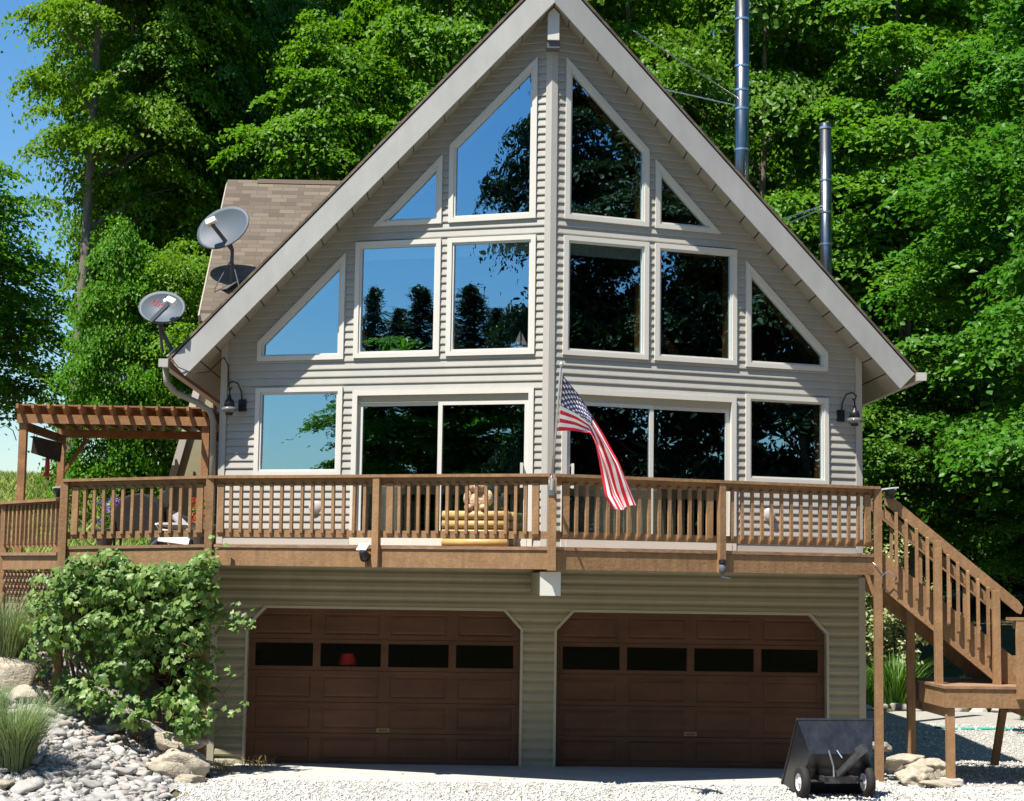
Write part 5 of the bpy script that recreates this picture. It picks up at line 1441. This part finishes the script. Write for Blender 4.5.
# ---- grasses and bushes
def grass_mesh(name, n, L0, L1, spread, arch, w, m, seed, fan=.2, lean=0.):
    r = np.random.default_rng(seed); V = []; F = []
    k = 6
    for _ in range(n):
        a = r.uniform(0, 6.28); L_ = r.uniform(L0, L1); b = r.uniform(0, fan); ba = a + r.normal() * .5
        p = np.array([b * np.cos(ba), b * np.sin(ba), 0.]); d = np.array([np.cos(a), np.sin(a), 0.]); sd = np.array([-np.sin(a), np.cos(a), 0.])
        sp = spread * r.random() ** .7; ar = arch * r.uniform(.3, 1.2); i0 = len(V)
        for j in range(k + 1):
            s = j / k; q = p + d * (sp * s + ar * s * s) * L_ + np.array([0, 0, L_ * (s - .42 * min(1, ar) * s * s * s)])
            ww = w * (1 - s ** 1.6) * .5 + .0004
            V.append(q - sd * ww); V.append(q + sd * ww)
        for j in range(k): F.append((i0 + 2 * j, i0 + 2 * j + 1, i0 + 2 * j + 3, i0 + 2 * j + 2))
    return npmesh(name, V, F, M[m])
def clump(label, x, y, me, s=1., cat='grass', name='grass_clump', dz=0, rz=0):
    o = link(name, me, None, (x, y, H(x, y) - .02 + dz)); o.scale = (s, s, s); o.rotation_euler = (0, 0, rz); return tag(o, label, cat)
FG = grass_mesh('grass_clump', 1500, .55, 1.05, .32, .5, .011, 'fountain', 3, .17)
clump('nearer fountain grass clump arching over the river stones at the left edge', -6.22, -3.0, FG, 1.0)
FG2 = grass_mesh('grass_clump', 1300, .6, 1.15, .25, .32, .012, 'fountain', 4, .2)
clump('farther fountain grass clump below the lower deck at the left edge', -7.02, -.55, FG2, 1.1)
clump('tufted fountain grass peeking in behind the nearer clump', -6.75, -2.3, FG2, .7, rz=1)
DLY = grass_mesh('daylily_clump', 420, .4, .8, .3, .45, .024, 'blade', 6, .22)
for k, (x, y, s, lab) in enumerate(((7.55, 10.7, 1.55, 'strappy green daylily clump left of the shaded stair post'), (6.95, 10.9, 1.25, 'smaller strappy daylily clump beside the deck post'), (9.0, 9.9, 1.0, 'grassy grey green clump seen through the stairs'), (9.2, 7.6, .8, 'low leafy green clump behind the landing'))):
    clump(lab, x, y, DLY, s, 'plant', 'daylily_clump', rz=k)
def bush(label, x, y, R_, Hb, m, seed, n=2600, ll=(.05, .1)):
    r = np.random.default_rng(seed); t = thing('garden_shrub', label, 'shrub', (x, y, H(x, y)))
    cl = r.normal(size=(70, 3)) * (R_ * .5, R_ * .5, Hb * .26) + (0, 0, Hb * .55); C_ = np.concatenate([c + r.normal(size=(n // 70, 3)) * .1 for c in cl]); C_[:, 2] = np.abs(C_[:, 2])
    N_ = np.array([0, -.3, 1]) + r.normal(size=(len(C_), 3)) * .6; N_ /= np.linalg.norm(N_, axis=1)[:, None]; L_ = r.uniform(*ll, len(C_)); V, F = leaves(C_, N_, L_, L_ * .55, rng=r)
    o = link('foliage', npmesh('foliage', V, F, M[m]), t)
    mb = MB(); g = Vector((x, y, H(x, y)))
    for c in cl[::4]: mb.tube([g, g + Vector(c) * .5 + Vector((0, 0, .1)), g + Vector(c)], [.012, .009, .004], 5, cap=False)
    mb.build('stems', M['twig'], t, recalc=False)
bush('cream variegated shrub under the staircase', 7.75, 12.2, .75, 2.9, 'varieg', 3, 2300, (.09, .16))
bush('pale variegated shrub right of the garage corner', 7.05, 12.0, .5, 3.1, 'varieg', 4, 1600, (.08, .15))
bush('green shrub on the deck side of the pergola post', -6.2, 9.2, .8, 1.6, 'maple', 6, 2200, (.07, .13))
bush('leafy shrub behind the white deck chair', -5.3, 6.2, .5, 1.2, 'maple', 7, 1500, (.06, .12))
# dry weeds by the garage corner
mb = MB(); rr = random.Random(3)
for _ in range(160):
    x = rr.uniform(-4.25, -3.5); y = -rr.uniform(.05, .75) - .55 * (x < -3.9); p = Vector((x, y, .0)); q = p + Vector((rr.uniform(-.08, .08), rr.uniform(-.06, .06), rr.uniform(.03, .16)))
    mb.tube([p, p.lerp(q, .5) + Vector((rr.uniform(-.03, .03), 0, .02)), q], .003, 4, cap=False)
o = mb.build('dry_weeds', mat('straw', (.30, .22, .10), .9, .1, rand=.4), recalc=False); kind(o, 'stuff'); tag(o, 'dry straw coloured weeds at the left garage corner', 'weeds')
# meadow on the left bank
def meadow():
    r = np.random.default_rng(2); n = 52000
    x = np.where(r.random(n) < .6, r.uniform(-16, -5.2, n), r.uniform(-34, -6, n)); y = r.uniform(7.8, 34, n)
    k = (x < -8.6) | (y > 9.2); x, y = x[k], y[k]; n = len(x)
    z = np.array([H(a, b) for a, b in zip(x, y)]); L_ = r.uniform(.25, .62, n); a = r.uniform(0, 6.28, n)
    w = .018; dx, dy = np.cos(a), np.sin(a); l = r.normal(size=(n, 2)) * .16
    V = np.stack([np.stack([x - dx * w, y - dy * w, z], 1), np.stack([x + dx * w, y + dy * w, z], 1), np.stack([x + l[:, 0] * .6 + dx * w * .6, y + l[:, 1] * .6 + dy * w * .6, z + L_ * .6], 1), np.stack([x + l[:, 0] * 1.4, y + l[:, 1] * 1.4, z + L_], 1)], 1).reshape(-1, 3)
    i = np.arange(n) * 4; F = np.stack([i, i + 1, i + 2, i + 3], 1)
    o = link('meadow_grass', npmesh('meadow_grass', V, F, M['meadow'])); kind(o, 'stuff'); tag(o, 'tall sunlit meadow grass on the bank behind the pergola', 'grass')
meadow()

# ------------------------------------------------------------------ light, sky, camera
AZ, EL = -44, 63
s = Vector((math.sin(rad(AZ)) * math.cos(rad(EL)), -math.cos(rad(AZ)) * math.cos(rad(EL)), math.sin(rad(EL))))
sun = bpy.data.lights.new('sun', 'SUN'); sun.energy = 5.0; sun.angle = rad(.5); sun.color = (1, .955, .88)
so = bpy.data.objects.new('sun', sun); COL.objects.link(so); so.rotation_euler = s.to_track_quat('Z', 'Y').to_euler(); so.location = s * 60
w = bpy.data.worlds.new('World'); SC.world = w; w.use_nodes = True
N = w.node_tree.nodes; L = w.node_tree.links
sky = N.new('ShaderNodeTexSky'); sky.sky_type = 'NISHITA'; sky.sun_disc = False; sky.sun_elevation = rad(EL); sky.sun_rotation = math.atan2(s.x, s.y)
sky.air_density = 1.2; sky.dust_density = .4; sky.ozone_density = 4.0
hs = N.new('ShaderNodeHueSaturation'); hs.inputs['Saturation'].default_value = 1.3
L.new(sky.outputs[0], hs.inputs['Color']); L.new(hs.outputs[0], N['Background'].inputs['Color']); N['Background'].inputs['Strength'].default_value = .08

yaw, pit, rol, fpx = rad(1.6837), rad(5.9204), rad(.8417), 1722.05
fw = Vector((math.sin(yaw) * math.cos(pit), math.cos(yaw) * math.cos(pit), math.sin(pit)))
rt = Vector((math.cos(yaw), -math.sin(yaw), 0)); up = rt.cross(fw)
r2 = rt * math.cos(rol) + up * math.sin(rol); u2 = up * math.cos(rol) - rt * math.sin(rol)
cam = bpy.data.cameras.new('camera'); co = bpy.data.objects.new('camera', cam); COL.objects.link(co)
mw = Matrix((r2, u2, -fw)).transposed().to_4x4(); mw.translation = (-1.1111, -23.4345, 2.5127); co.matrix_world = mw
cam.sensor_fit = 'HORIZONTAL'; cam.sensor_width = 36; cam.lens = fpx / 1024 * 36; cam.clip_end = 2000; cam.clip_start = .1
SC.camera = co
SC.view_settings.view_transform = 'Standard'; SC.view_settings.look = 'None'; SC.view_settings.gamma = 1; SC.view_settings.use_curve_mapping = False
SC.view_settings.exposure = 1.0
SC.render.engine = 'CYCLES'
cy = SC.cycles; cy.max_bounces = 7; cy.diffuse_bounces = 3; cy.glossy_bounces = 3; cy.transmission_bounces = 4; cy.transparent_max_bounces = 10
cy.sample_clamp_indirect = 6; cy.use_denoising = True
try: cy.denoiser = 'OPENIMAGEDENOISE'
except Exception: pass
